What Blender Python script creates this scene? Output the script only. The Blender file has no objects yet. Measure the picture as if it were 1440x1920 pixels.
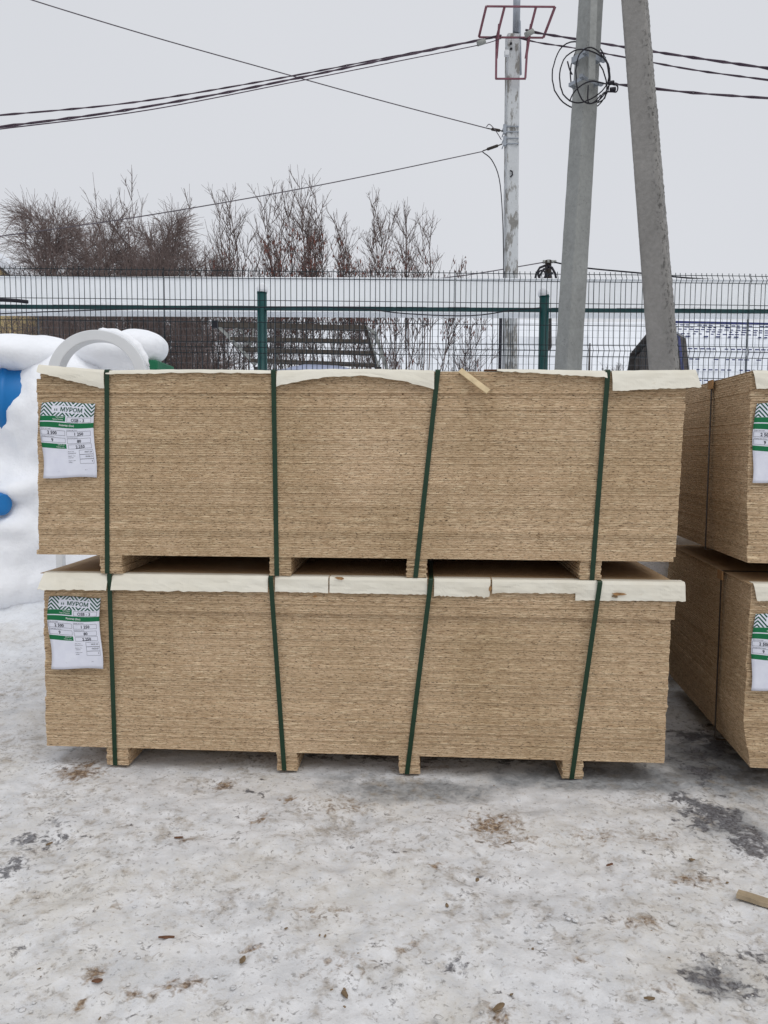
import bpy, math, random
import numpy as np
from mathutils import Vector, Matrix

# ------------------------------------------------------------------ camera
scene = bpy.context.scene
COL = scene.collection
F_PX, CX, CY = 1442.0, 720.0, 960.0          # pinhole of the photograph (1440 x 1920)
CAM_H, PITCH, ROLL = 1.298, 0.0802, 0.0052
cp, sp, cr, sr = math.cos(PITCH), math.sin(PITCH), math.cos(ROLL), math.sin(ROLL)
FWD = Vector((0, cp, -sp)); UP0 = Vector((0, sp, cp)); RT0 = Vector((1, 0, 0))
RT = RT0 * cr + UP0 * sr
UP = UP0 * cr - RT0 * sr
CAMP = Vector((0, 0, CAM_H))
cam = bpy.data.cameras.new('camera')
cam.sensor_fit = 'HORIZONTAL'; cam.sensor_width = 36.0
cam.lens = 36.0 * F_PX / 1440.0
cam.clip_start = 0.05; cam.clip_end = 2000
camo = bpy.data.objects.new('camera', cam); COL.objects.link(camo)
camo.matrix_world = Matrix(((RT.x, UP.x, -FWD.x, 0), (RT.y, UP.y, -FWD.y, 0),
                            (RT.z, UP.z, -FWD.z, CAM_H), (0, 0, 0, 1)))
scene.camera = camo
scene.render.resolution_x = 768; scene.render.resolution_y = 1024

# ------------------------------------------------------------------ world, sun, exposure
SUN_EL, SUN_AZ = math.radians(58), math.radians(148)      # azimuth clockwise from +Y
world = bpy.data.worlds.new('World'); scene.world = world; world.use_nodes = True
nt = world.node_tree; nt.nodes.clear()
w_out = nt.nodes.new('ShaderNodeOutputWorld'); w_bg = nt.nodes.new('ShaderNodeBackground')
w_sky = nt.nodes.new('ShaderNodeTexSky'); w_sky.sky_type = 'NISHITA'; w_sky.sun_disc = False
w_sky.sun_elevation = SUN_EL; w_sky.sun_rotation = SUN_AZ
w_bw = nt.nodes.new('ShaderNodeHueSaturation'); w_bw.inputs['Saturation'].default_value = 0.15
w_mix = nt.nodes.new('ShaderNodeMixRGB'); w_mix.inputs['Fac'].default_value = 0.93
w_tc = nt.nodes.new('ShaderNodeTexCoord'); w_n = nt.nodes.new('ShaderNodeTexNoise')
w_n.inputs['Scale'].default_value = 1.6; w_n.inputs['Detail'].default_value = 3
w_r = nt.nodes.new('ShaderNodeValToRGB')
w_r.color_ramp.elements[0].position = 0.3; w_r.color_ramp.elements[0].color = (6.85, 7.05, 7.5, 1)
w_r.color_ramp.elements[1].position = 0.7; w_r.color_ramp.elements[1].color = (7.25, 7.42, 7.85, 1)
nt.links.new(w_tc.outputs['Generated'], w_n.inputs['Vector'])
nt.links.new(w_n.outputs['Fac'], w_r.inputs['Fac'])
nt.links.new(w_sky.outputs['Color'], w_bw.inputs['Color'])
nt.links.new(w_bw.outputs['Color'], w_mix.inputs['Color1'])
nt.links.new(w_r.outputs['Color'], w_mix.inputs['Color2'])
nt.links.new(w_mix.outputs['Color'], w_bg.inputs['Color'])
w_bg.inputs['Strength'].default_value = 0.1
nt.links.new(w_bg.outputs['Background'], w_out.inputs['Surface'])

sl = bpy.data.lights.new('sun', 'SUN'); sl.energy = 1.15; sl.angle = math.radians(45); sl.color = (1.0, 0.985, 0.96)
so = bpy.data.objects.new('sun', sl); COL.objects.link(so)
sd = Vector((math.sin(SUN_AZ) * math.cos(SUN_EL), math.cos(SUN_AZ) * math.cos(SUN_EL), math.sin(SUN_EL)))
so.rotation_euler = sd.to_track_quat('Z', 'Y').to_euler()
so.location = (0, 0, 20)
vs = scene.view_settings
vs.view_transform = 'Standard'; vs.look = 'None'; vs.exposure = 0.0; vs.gamma = 1.0; vs.use_curve_mapping = False

# ------------------------------------------------------------------ helpers
rnd = random.Random(7)

def at(px, py, Y):
    """point at distance Y in front of the camera seen at photo pixel (px, py)"""
    u, v = (px - CX), (py - CY)
    d = FWD * F_PX + RT * u - UP * v
    return CAMP + d * (Y / d.y)

def on_ground(px, py, z=0.0):
    d = FWD * F_PX + RT * (px - CX) - UP * (py - CY)
    return CAMP + d * ((z - CAM_H) / d.z)

def lin(r, g, b, a=1.0):
    f = lambda c: c / 12.92 if c <= 0.04045 else ((c + 0.055) / 1.055) ** 2.4
    return (f(r / 255), f(g / 255), f(b / 255), a)

def tag(o, label=None, cat=None, group=None, kind=None):
    if label: o['label'] = label
    if cat: o['category'] = cat
    if group: o['group'] = group
    if kind: o['kind'] = kind
    return o

def empty(name, loc=(0, 0, 0), rz=0.0, parent=None):
    o = bpy.data.objects.new(name, None); COL.objects.link(o)
    o.location = loc; o.rotation_euler = (0, 0, rz); o.empty_display_size = 0.2
    if parent: o.parent = parent
    return o

def link(name, me, m=None, parent=None, smooth=False):
    o = bpy.data.objects.new(name, me); COL.objects.link(o)
    if m is not None and len(me.materials) == 0: me.materials.append(m)
    if parent: o.parent = parent
    if smooth:
        me.polygons.foreach_set('use_smooth', np.ones(len(me.polygons), dtype=bool))
    return o

def fast_mesh(name, V, Fq):
    """numpy verts (N,3) and faces (M,k)"""
    V = np.asarray(V, dtype=np.float32); Fq = np.asarray(Fq, dtype=np.int32)
    me = bpy.data.meshes.new(name); k = Fq.shape[1]
    me.vertices.add(len(V)); me.vertices.foreach_set('co', V.ravel())
    me.loops.add(Fq.size); me.loops.foreach_set('vertex_index', Fq.ravel())
    me.polygons.add(len(Fq)); me.polygons.foreach_set('loop_start', np.arange(0, Fq.size, k, dtype=np.int32))
    try: me.polygons.foreach_set('loop_total', np.full(len(Fq), k, dtype=np.int32))
    except Exception: pass
    me.update(calc_edges=True); me.validate()
    return me

class MB:
    """collects shapes into ONE mesh"""
    def __init__(s): s.v = []; s.f = []
    def add(s, vs, fs):
        b = len(s.v); s.v += [tuple(p) for p in vs]; s.f += [tuple(i + b for i in f) for f in fs]; return s
    def box(s, x0, x1, y0, y1, z0, z1):
        return s.add([(x0,y0,z0),(x1,y0,z0),(x1,y1,z0),(x0,y1,z0),(x0,y0,z1),(x1,y0,z1),(x1,y1,z1),(x0,y1,z1)],
                     [(0,3,2,1),(4,5,6,7),(0,1,5,4),(1,2,6,5),(2,3,7,6),(3,0,4,7)])
    def bar(s, a, b, w, h=None, up=(0,0,1)):
        """rectangular bar from a to b"""
        a, b = Vector(a), Vector(b); h = h or w; t = (b - a).normalized(); up = Vector(up)
        if abs(t.dot(up)) > 0.98: up = Vector((0,1,0))
        x = t.cross(up).normalized() * (w/2); y = x.cross(t).normalized() * (h/2)
        return s.add([a-x-y,a+x-y,a+x+y,a-x+y,b-x-y,b+x-y,b+x+y,b-x+y],
                     [(0,1,2,3),(7,6,5,4),(4,5,1,0),(5,6,2,1),(6,7,3,2),(7,4,0,3)])
    def angle_bar(s, a, b, w, t=0.006, up=(0,0,1)):
        """L-profile from a to b"""
        a, b = Vector(a), Vector(b); d = (b - a).normalized(); up = Vector(up)
        if abs(d.dot(up)) > 0.98: up = Vector((0,1,0))
        x = d.cross(up).normalized(); y = x.cross(d).normalized()
        pr = [(0,0),(w,0),(w,t),(t,t),(t,w),(0,w)]
        vs = [a + x*(p[0]-w/2) + y*(p[1]-w/2) for p in pr] + [b + x*(p[0]-w/2) + y*(p[1]-w/2) for p in pr]
        return s.add(vs, [(i, (i+1) % 6, (i+1) % 6 + 6, i + 6) for i in range(6)] + [(5,4,3,2,1,0), (6,7,8,9,10,11)])
    def tube(s, pts, r, n=8, cap=True, closed=False):
        pts = [Vector(p) for p in pts]; m = len(pts)
        rs = r if hasattr(r, '__len__') else [r] * m
        vs = []; ref = None
        for i, p in enumerate(pts):
            if closed: t = (pts[(i+1) % m] - pts[i-1])
            else: t = pts[min(i+1, m-1)] - pts[max(i-1, 0)]
            t = t.normalized() if t.length > 1e-9 else Vector((0,0,1))
            if ref is None:
                ref = Vector((0,0,1)) if abs(t.z) < 0.9 else Vector((1,0,0))
            x = t.cross(ref)
            if x.length < 1e-6: x = t.orthogonal()
            x.normalize(); y = x.cross(t).normalized(); ref = y
            vs += [p + (x*math.cos(2*math.pi*k/n) + y*math.sin(2*math.pi*k/n)) * rs[i] for k in range(n)]
        fs = []
        for i in range(m if closed else m - 1):
            j = (i + 1) % m
            fs += [(i*n+k, i*n+(k+1) % n, j*n+(k+1) % n, j*n+k) for k in range(n)]
        if cap and not closed:
            fs += [tuple(range(n-1, -1, -1)), tuple((m-1)*n + k for k in range(n))]
        return s.add(vs, fs)
    def build(s, name, m, parent=None, smooth=False):
        me = bpy.data.meshes.new(name); me.from_pydata(s.v, [], s.f); me.update()
        return link(name, me, m, parent, smooth)

def bevel(o, w=0.004, seg=2):
    b = o.modifiers.new('bevel', 'BEVEL'); b.width = w; b.segments = seg; b.limit_method = 'ANGLE'; return o

# gradient noise in numpy
_perm = np.random.RandomState(3).permutation(256); _perm = np.concatenate([_perm, _perm])
_grad = np.random.RandomState(4).normal(size=(256, 3)); _grad /= np.linalg.norm(_grad, axis=1, keepdims=True)
def pnoise(x, y, z=0.0):
    x = np.asarray(x, float); y = np.asarray(y, float); z = np.zeros_like(x) + z
    xi, yi, zi = np.floor(x).astype(int), np.floor(y).astype(int), np.floor(z).astype(int)
    xf, yf, zf = x - xi, y - yi, z - zi
    fade = lambda t: t*t*t*(t*(t*6-15)+10)
    u, v, w = fade(xf), fade(yf), fade(zf)
    def g(a, b, c):
        h = _perm[_perm[_perm[(xi+a) & 255] + ((yi+b) & 255)] + ((zi+c) & 255)]
        gr = _grad[h]; return gr[...,0]*(xf-a) + gr[...,1]*(yf-b) + gr[...,2]*(zf-c)
    l = lambda a, b, t: a + (b - a) * t
    return l(l(l(g(0,0,0), g(1,0,0), u), l(g(0,1,0), g(1,1,0), u), v),
             l(l(g(0,0,1), g(1,0,1), u), l(g(0,1,1), g(1,1,1), u), v), w) * 1.6
def fbm(x, y, z=0.0, o=4):
    r = 0; a = 1.0; s = 1.0
    for i in range(o):
        r = r + a * pnoise(x*s + 17*i, y*s - 9*i, z*s + 5*i); a *= 0.5; s *= 2.03
    return r

# ------------------------------------------------------------------ materials
MATS = {}
class NT:
    """small node-tree helper"""
    def __init__(s, name, rough=0.6, spec=0.3):
        s.m = bpy.data.materials.new(name); s.m.use_nodes = True; s.t = s.m.node_tree
        s.b = s.t.nodes['Principled BSDF']; s.b.inputs['Roughness'].default_value = rough
        s.b.inputs['Specular IOR Level'].default_value = spec; MATS[name] = s.m
    def n(s, typ, **kw):
        nd = s.t.nodes.new(typ)
        for k, v in kw.items():
            if k.startswith('i_'):
                key = k[2:].replace('_', ' '); nd.inputs[key].default_value = v
            else: setattr(nd, k, v)
        return nd
    def l(s, a, b): s.t.links.new(a, b)
    def pos(s, kind='Object'):
        return s.n('ShaderNodeTexCoord').outputs[kind]
    def scaled(s, vec, sc, off=None):
        mp = s.n('ShaderNodeMapping'); s.l(vec, mp.inputs['Vector']); mp.inputs['Scale'].default_value = sc
        if off is not None: s.l(off, mp.inputs['Location'])
        return mp.outputs['Vector']
    def noise(s, vec, scale, detail=4, rough=0.55, dist=0.0):
        nd = s.n('ShaderNodeTexNoise'); s.l(vec, nd.inputs['Vector'])
        nd.inputs['Scale'].default_value = scale; nd.inputs['Detail'].default_value = detail
        nd.inputs['Roughness'].default_value = rough; nd.inputs['Distortion'].default_value = dist
        return nd.outputs['Fac']
    def ramp(s, fac, stops, interp='LINEAR'):
        r = s.n('ShaderNodeValToRGB'); r.color_ramp.interpolation = interp; e = r.color_ramp.elements
        while len(e) < len(stops): e.new(0.5)
        for i, (p, c) in enumerate(stops):
            e[i].position = p; e[i].color = c if hasattr(c, '__len__') else (c, c, c, 1)
        s.l(fac, r.inputs['Fac']); return r.outputs['Color']
    def mix(s, fac, a, b, mode='MIX'):
        m = s.n('ShaderNodeMixRGB', blend_type=mode)
        for sock, v in ((m.inputs['Fac'], fac), (m.inputs['Color1'], a), (m.inputs['Color2'], b)):
            if hasattr(v, 'is_linked') or hasattr(v, 'links'): s.l(v, sock)
            else: sock.default_value = v
        return m.outputs['Color']
    def math(s, op, a, b=0.0, clamp=False):
        m = s.n('ShaderNodeMath', operation=op); m.use_clamp = clamp
        for i, v in enumerate((a, b)):
            if hasattr(v, 'links'): s.l(v, m.inputs[i])
            else: m.inputs[i].default_value = v
        return m.outputs['Value']
    def color(s, c):
        if hasattr(c, 'links'): s.l(c, s.b.inputs['Base Color'])
        else: s.b.inputs['Base Color'].default_value = c
        return s
    def rough(s, c): s.l(c, s.b.inputs['Roughness']); return s
    def bump(s, h, strength=0.3, dist=0.01):
        b = s.n('ShaderNodeBump'); b.inputs['Strength'].default_value = strength; b.inputs['Distance'].default_value = dist
        s.l(h, b.inputs['Height']); s.l(b.outputs['Normal'], s.b.inputs['Normal']); return s

def plain(name, c, rough=0.6, spec=0.3, var=0.12, scale=12, bump=0.15, bd=0.004, metal=0.0):
    t = NT(name, rough, spec); p = t.pos(); n = t.noise(p, scale, 5)
    dk = tuple(x * (1 - var) for x in c[:3]) + (1,); lt = tuple(min(1, x * (1 + var)) for x in c[:3]) + (1,)
    t.color(t.ramp(n, [(0.3, dk), (0.7, lt)])); t.b.inputs['Metallic'].default_value = metal
    if bump: t.bump(t.noise(p, scale * 5, 4), bump, bd)
    return t.m

def m_osb():
    t = NT('strand_board', 0.85, 0.15); p = t.pos()
    oi = t.n('ShaderNodeObjectInfo'); rr = oi.outputs['Random']
    off = t.n('ShaderNodeCombineXYZ')
    for i, k in enumerate((37.0, 91.0, 53.0)): t.l(t.math('MULTIPLY', rr, k), off.inputs[i])
    def vec(sc): return t.scaled(p, sc, off.outputs[0])
    n1 = t.noise(vec((40, 40, 340)), 1.0, 5, 0.62, 0.2)
    n2 = t.noise(vec((85, 85, 460)), 1.0, 4, 0.62, 0.2)
    n3 = t.noise(vec((22, 22, 360)), 1.0, 3, 0.5)
    c1 = t.ramp(n1, [(0.28, lin(144, 116, 88)), (0.44, lin(186, 160, 128)), (0.58, lin(202, 177, 146)), (0.74, lin(220, 198, 168))])
    pale = t.ramp(n3, [(0.56, 0.0), (0.63, 1.0)])
    c2 = t.mix(t.math('MULTIPLY', pale, 0.8), c1, lin(232, 212, 178))
    pit = t.ramp(n2, [(0.37, 1.0), (0.43, 0.0)])
    c3 = t.mix(t.math('MULTIPLY', pit, 0.9), c2, lin(52, 36, 22))
    g = t.n('ShaderNodeNewGeometry').outputs['Position']
    big = t.ramp(t.noise(g, 2.2, 3), [(0.3, (0.86, 0.84, 0.80, 1)), (0.7, (1.08, 1.08, 1.10, 1))])
    c4 = t.mix(1.0, c3, big, 'MULTIPLY')
    tone = t.ramp(rr, [(0.0, (0.92, 0.91, 0.89, 1)), (0.5, (1, 0.995, 0.99, 1)), (1.0, (1.05, 1.04, 1.03, 1))])
    t.color(t.mix(1.0, c4, tone, 'MULTIPLY'))
    t.bump(t.math('ADD', n1, n2), 0.55, 0.004)
    return t.m

def m_ground():
    t = NT('packed_snow', 0.55, 0.3); p = t.n('ShaderNodeNewGeometry').outputs['Position']
    def attr(nm): 
        a = t.n('ShaderNodeAttribute'); a.attribute_name = nm; return a.outputs['Fac']
    dark, brown, ice = attr('dark'), attr('brown'), attr('ice')
    nA = t.noise(p, 1.7, 6, 0.6); nB = t.noise(p, 9, 6, 0.62, 0.4); nC = t.noise(p, 38, 6, 0.65, 0.5); nD = t.noise(p, 110, 4, 0.6)
    base = t.ramp(nB, [(0.25, lin(192, 193, 195)), (0.5, lin(213, 213, 214)), (0.75, lin(232, 232, 233))])
    beige = t.ramp(t.math('ADD', t.math('MULTIPLY', nA, 0.7), t.math('MULTIPLY', nC, 0.3)), [(0.47, 0.0), (0.62, 1.0)])
    c = t.mix(t.math('MULTIPLY', beige, 0.45), base, lin(202, 194, 178))
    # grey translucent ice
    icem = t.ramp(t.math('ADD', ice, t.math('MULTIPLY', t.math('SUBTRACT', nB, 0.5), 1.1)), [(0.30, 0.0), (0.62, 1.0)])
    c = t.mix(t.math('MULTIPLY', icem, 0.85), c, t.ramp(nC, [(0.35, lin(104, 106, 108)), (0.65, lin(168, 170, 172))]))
    # fine dirt everywhere
    clus = t.noise(p, 2.6, 4, 0.6)
    reg = t.math('MULTIPLY', t.math('SUBTRACT', clus, 0.5), 0.42)
    sp_ = t.noise(p, 17, 7, 0.66, 0.15)
    dirt = t.ramp(t.math('ADD', sp_, reg), [(0.535, 0.0), (0.70, 1.0)])
    c = t.mix(t.math('MULTIPLY', dirt, 0.62), c, t.ramp(nD, [(0.35, lin(112, 98, 80)), (0.65, lin(168, 154, 134))]))
    blk = t.ramp(t.math('ADD', t.noise(p, 62, 5, 0.6, 0.1), t.math('MULTIPLY', reg, 0.5)), [(0.575, 0.0), (0.66, 1.0)])
    c = t.mix(t.math('MULTIPLY', blk, 0.5), c, lin(104, 98, 92))
    # brown stains
    bm = t.ramp(t.math('ADD', brown, t.math('MULTIPLY', t.math('SUBTRACT', nC, 0.5), 2.6)), [(0.30, 0.0), (0.85, 1.0)])
    c = t.mix(t.math('MULTIPLY', bm, 0.92), c, t.ramp(t.noise(p, 75, 5, 0.7), [(0.36, lin(70, 50, 30)), (0.52, lin(126, 100, 72)), (0.68, lin(186, 168, 144))]))
    # dark bare ice on asphalt, and shade painted under the bundles
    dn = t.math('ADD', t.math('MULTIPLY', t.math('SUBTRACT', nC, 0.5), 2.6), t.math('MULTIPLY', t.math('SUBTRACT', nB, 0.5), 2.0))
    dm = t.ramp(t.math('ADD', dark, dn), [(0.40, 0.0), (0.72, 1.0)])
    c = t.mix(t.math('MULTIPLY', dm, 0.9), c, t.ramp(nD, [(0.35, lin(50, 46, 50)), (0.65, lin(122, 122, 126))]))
    fz_ = t.math('MULTIPLY', attr('fresh'), t.ramp(nB, [(0.3, 0.75), (0.6, 1.0)]), True)
    c = t.mix(fz_, c, lin(232, 236, 242))
    t.color(c)
    t.rough(t.ramp(t.math('MAXIMUM', dm, icem), [(0.0, 0.62), (1.0, 0.3)]))
    h = t.math('ADD', t.math('MULTIPLY', nC, 0.8), t.math('ADD', t.math('MULTIPLY', nD, 0.35), t.math('MULTIPLY', dirt, -0.3)))
    t.bump(h, 0.5, 0.010)
    return t.m

def m_snow(name='fresh_snow', c=(246, 248, 252)):
    t = NT(name, 0.65, 0.2); p = t.n('ShaderNodeNewGeometry').outputs['Position']
    n = t.noise(p, 6, 6, 0.6)
    t.color(t.ramp(n, [(0.3, lin(*[x - 6 for x in c])), (0.7, lin(*c))]))
    t.b.inputs['Subsurface Weight'].default_value = 0.0
    t.bump(t.math('ADD', t.noise(p, 22, 5, 0.6), t.math('MULTIPLY', t.noise(p, 140, 3), 0.25)), 0.35, 0.02)
    return t.m

def m_concrete(name, c, pits=1.0, paint=None):
    t = NT(name, 0.9, 0.15); p = t.pos()
    n1 = t.noise(p, 3.0, 6, 0.6); n2 = t.noise(p, 28, 5, 0.65)
    a = tuple(x * 0.74 for x in c[:3]) + (1,); b = tuple(x * 1.18 for x in c[:3]) + (1,)
    col = t.mix(0.5, t.ramp(n1, [(0.3, a), (0.7, b)]), t.ramp(n2, [(0.3, a), (0.7, b)]))
    if paint is not None:
        pm = t.ramp(t.noise(t.scaled(p, (9, 9, 3.0)), 1.0, 6, 0.7), [(0.44, 0.0), (0.50, 1.0)])
        col = t.mix(pm, col, paint)
    vo = t.n('ShaderNodeTexVoronoi'); t.l(p, vo.inputs['Vector']); vo.inputs['Scale'].default_value = 34
    vm = t.math('MULTIPLY', t.ramp(vo.outputs['Distance'], [(0.10, 1.0), (0.22, 0.0)]),
                t.ramp(t.noise(p, 7, 3), [(0.50, 0.0), (0.60, 1.0)]))
    if pits > 1:
        a_ = t.n('ShaderNodeAttribute'); a_.attribute_name = 'pitted'; w_ = a_.outputs['Fac']
        v2 = t.ramp(t.noise(t.scaled(p, (1, 1, .6)), 42, 4, 0.7), [(0.55, 0.0), (0.64, 1.0)])
        vm = t.math('MAXIMUM', vm, t.math('MULTIPLY', v2, 0.9)); vm = t.math('MULTIPLY', vm, t.math('ADD', t.math('MULTIPLY', w_, .95), .05))
    vm = t.math('MULTIPLY', vm, pits, True)
    col = t.mix(t.math('MULTIPLY', vm, 0.7), col, tuple(x * 0.28 for x in c[:3]) + (1,))
    t.color(col)
    t.bump(t.math('SUBTRACT', t.math('MULTIPLY', n2, 0.6), vm), 0.6, 0.012)
    return t.m

def m_card():
    t = NT('cream_cardboard', 0.75, 0.2); p = t.pos()
    n = t.noise(p, 5, 5, 0.6)
    c = t.ramp(n, [(0.3, lin(214, 208, 192)), (0.7, lin(228, 224, 211))])
    st = t.ramp(t.noise(t.scaled(p, (14, 3, 30)), 1.0, 4, 0.6), [(0.66, 0.0), (0.76, 1.0)])
    t.color(t.mix(t.math('MULTIPLY', st, 0.35), c, lin(188, 172, 142)))
    wv = t.n('ShaderNodeTexWave', wave_type='BANDS', bands_direction='X'); t.l(p, wv.inputs['Vector'])
    wv.inputs['Scale'].default_value = 40; wv.inputs['Distortion'].default_value = 0.3
    t.bump(t.math('ADD', t.math('MULTIPLY', wv.outputs['Fac'], .25), t.noise(p, 60, 4)), 0.15, 0.002)
    return t.m

def m_card_edge():
    """cover sheet: crushed fluting shows as short brown hatching near the folded front edge"""
    t = NT('creased_cardboard', 0.78, 0.2); p = t.pos()
    n = t.noise(p, 5, 5, 0.6)
    c = t.ramp(n, [(0.3, lin(168, 140, 108)), (0.7, lin(188, 162, 130))])
    wv = t.n('ShaderNodeTexWave', wave_type='BANDS', bands_direction='X'); t.l(p, wv.inputs['Vector'])
    wv.inputs['Scale'].default_value = 42; wv.inputs['Distortion'].default_value = 0.6
    sx = t.n('ShaderNodeSeparateXYZ'); t.l(p, sx.inputs[0])
    near = t.ramp(sx.outputs['Y'], [(0.02, 1.0), (0.10, 0.15)])
    pat = t.ramp(t.noise(t.scaled(p, (4, 0, 0)), 1.0, 3), [(0.42, 0.0), (0.58, 1.0)])
    k = t.math('MULTIPLY', t.math('MULTIPLY', t.ramp(wv.outputs['Fac'], [(0.55, 0.0), (0.8, 1.0)]), near), pat)
    t.color(t.mix(t.math('MULTIPLY', k, 0.7), c, lin(112, 92, 66)))
    t.bump(wv.outputs['Fac'], 0.3, 0.003)
    return t.m

def m_label():
    t = NT('printed_paper', 0.6, 0.25)
    uv = t.n('ShaderNodeUVMap').outputs[0]; s = t.n('ShaderNodeSeparateXYZ'); t.l(uv, s.inputs[0])
    u, v = s.outputs['X'], s.outputs['Y']                       # both in widths of the sheet, v down from the top
    w = t.math('FRACT', t.math('ADD', t.math('DIVIDE', t.math('SUBTRACT', u, 0.055), 0.357), 10.0))
    tri = t.math('ABSOLUTE', t.math('SUBTRACT', w, 0.5))        # 0.5 at a peak, 0 in a valley
    q = t.math('ADD', v, t.math('MULTIPLY', tri, 0.357 * 1.0))
    band = t.math('LESS_THAN', t.math('FRACT', t.math('DIVIDE', t.math('SUBTRACT', q, 0.005), 0.0715)), 0.5)
    inb = t.math('LESS_THAN', v, 0.250)
    cx = t.math('LESS_THAN', t.math('ABSOLUTE', t.math('SUBTRACT', u, 0.505)), 0.305)
    cy = t.math('LESS_THAN', t.math('ABSOLUTE', t.math('SUBTRACT', v, 0.128)), 0.062)
    clear = t.math('SUBTRACT', 1.0, t.math('MULTIPLY', cx, cy))
    k = t.math('MULTIPLY', t.math('MULTIPLY', band, inb), clear)
    def rect(u0, u1, v0, v1):
        a = t.math('LESS_THAN', t.math('ABSOLUTE', t.math('SUBTRACT', u, (u0+u1)/2)), (u1-u0)/2)
        b = t.math('LESS_THAN', t.math('ABSOLUTE', t.math('SUBTRACT', v, (v0+v1)/2)), (v1-v0)/2)
        return t.math('MULTIPLY', a, b)
    bars = t.math('MAXIMUM', rect(-1, 0.472, 0.252, 0.343), t.math('MAXIMUM', rect(-1, 2, 0.362, 0.458), rect(-1, 0.465, 0.742, 0.828)))
    n = t.noise(t.pos(), 30, 3)
    c = t.mix(k, t.ramp(n, [(0.3, lin(214, 216, 228)), (0.7, lin(222, 224, 234))]), lin(28, 84, 66))
    t.color(t.mix(bars, c, lin(22, 108, 66)))
    return t.m

def build_mats():
    m_osb(); m_ground(); m_snow(); m_snow('roof_snow', (232, 236, 242)); m_card(); m_card_edge(); m_label()
    m_concrete('pole_concrete', lin(150, 152, 150), 0.6)
    m_concrete('rough_concrete', lin(142, 140, 137), 1.6)
    m_concrete('painted_concrete', lin(140, 138, 134), 0.2, lin(196, 199, 201))
    plain('strap_green', lin(18, 50, 30), 0.42, 0.4, 0.15, 40, 0.1)
    plain('strap_dark', lin(52, 40, 28), 0.5, 0.3, 0.15, 40, 0.1)
    plain('post_green', lin(16, 74, 74), 0.45, 0.4, 0.12, 6, 0.05)
    plain('rail_green', lin(34, 70, 72), 0.5, 0.35, 0.18, 6, 0.08)
    plain('wire_green', lin(24, 36, 42), 0.5, 0.3, 0.15, 6, 0)
    plain('old_wire', lin(104, 110, 116), 0.6, 0.3, 0.25, 6, 0)
    plain('white_sheet_metal', lin(244, 247, 250), 0.45, 0.4, 0.035, 1.5, 0.05, 0.01)
    plain('white_plastic', lin(214, 216, 218), 0.45, 0.4, 0.04, 6, 0.04)
    plain('blue_plastic', lin(16, 112, 180), 0.4, 0.4, 0.08, 4, 0.06)
    plain('green_plastic', lin(14, 108, 72), 0.4, 0.4, 0.08, 4, 0.06)
    plain('black_cable', lin(30, 28, 36), 0.55, 0.3, 0.2, 8, 0)
    plain('grey_cable', lin(92, 86, 92), 0.55, 0.3, 0.2, 8, 0)
    plain('violet_cable', lin(72, 58, 70), 0.55, 0.3, 0.2, 8, 0)
    plain('galvanised', lin(150, 156, 164), 0.45, 0.4, 0.12, 10, 0.08, metal=0.5)
    plain('red_primer', lin(128, 86, 96), 0.7, 0.25, 0.18, 14, 0.1)
    plain('rusty_steel', lin(58, 52, 48), 0.75, 0.3, 0.3, 14, 0.2)
    plain('brown_steel', lin(76, 69, 62), 0.75, 0.3, 0.2, 10, 0.2)
    plain('pale_steel', lin(150, 152, 148), 0.7, 0.3, 0.2, 14, 0.1)
    plain('bark_brown', lin(110, 97, 93), 0.9, 0.1, 0.25, 9, 0)
    plain('bark_grey', lin(104, 96, 92), 0.9, 0.1, 0.25, 9, 0)
    plain('bark_birch', lin(126, 112, 108), 0.9, 0.1, 0.25, 3, 0)
    plain('seed_brown', lin(124, 86, 78), 0.85, 0.15, 0.25, 9, 0)
    plain('raw_wood', lin(160, 144, 120), 0.85, 0.15, 0.2, 30, 0.3)
    plain('pale_wood', lin(206, 186, 150), 0.85, 0.15, 0.15, 30, 0.3)
    plain('chip_wood', lin(122, 104, 82), 0.85, 0.15, 0.35, 30, 0.3)
    plain('chip_red', lin(108, 78, 60), 0.85, 0.15, 0.3, 30, 0.3)
    plain('kraft', lin(158, 122, 84), 0.85, 0.15, 0.2, 60, 0.3)
    plain('dark_board', lin(84, 80, 78), 0.9, 0.1, 0.3, 5, 0.3)
    plain('ochre_wall', lin(196, 176, 132), 0.9, 0.1, 0.1, 3, 0.1)
    plain('blue_roof', lin(44, 52, 104), 0.5, 0.4, 0.12, 5, 0)
    plain('ink', lin(26, 27, 40), 0.7, 0.2, 0.1, 30, 0)
    plain('ink_green', lin(22, 78, 60), 0.7, 0.2, 0.1, 30, 0)
    plain('ink_white', lin(220, 226, 224), 0.7, 0.2, 0.05, 30, 0)
    plain('window_glass', lin(60, 66, 74), 0.2, 0.5, 0.1, 3, 0)
    plain('tarp', lin(150, 158, 182), 0.5, 0.3, 0.12, 3, 0.2, 0.03)
build_mats()
M = MATS

# ------------------------------------------------------------------ ground and hillside
def hill(x, y):
    k = np.clip((y - 14.0) / 61.0, 0, None)
    z = np.where(k < 1, 14.0 * k * k, 14.0 + (k - 1) * 4.0)
    z = np.minimum(z, 16.0 + 0 * z)
    und = fbm(x * 0.06, y * 0.06, 2.0, 3) * np.clip((y - 12) / 30, 0, 1) * 0.8
    return z + und

def ax(lo, hi, flo, fhi, step, grow=1.16):
    mid = list(np.arange(flo, fhi + 1e-6, step)); a = []; s = step; x = flo
    while x > lo: s *= grow; x -= s; a.append(x)
    b = []; s = step; x = fhi
    while x < hi: s *= grow; x += s; b.append(x)
    return np.array(a[::-1] + mid + b)

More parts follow.
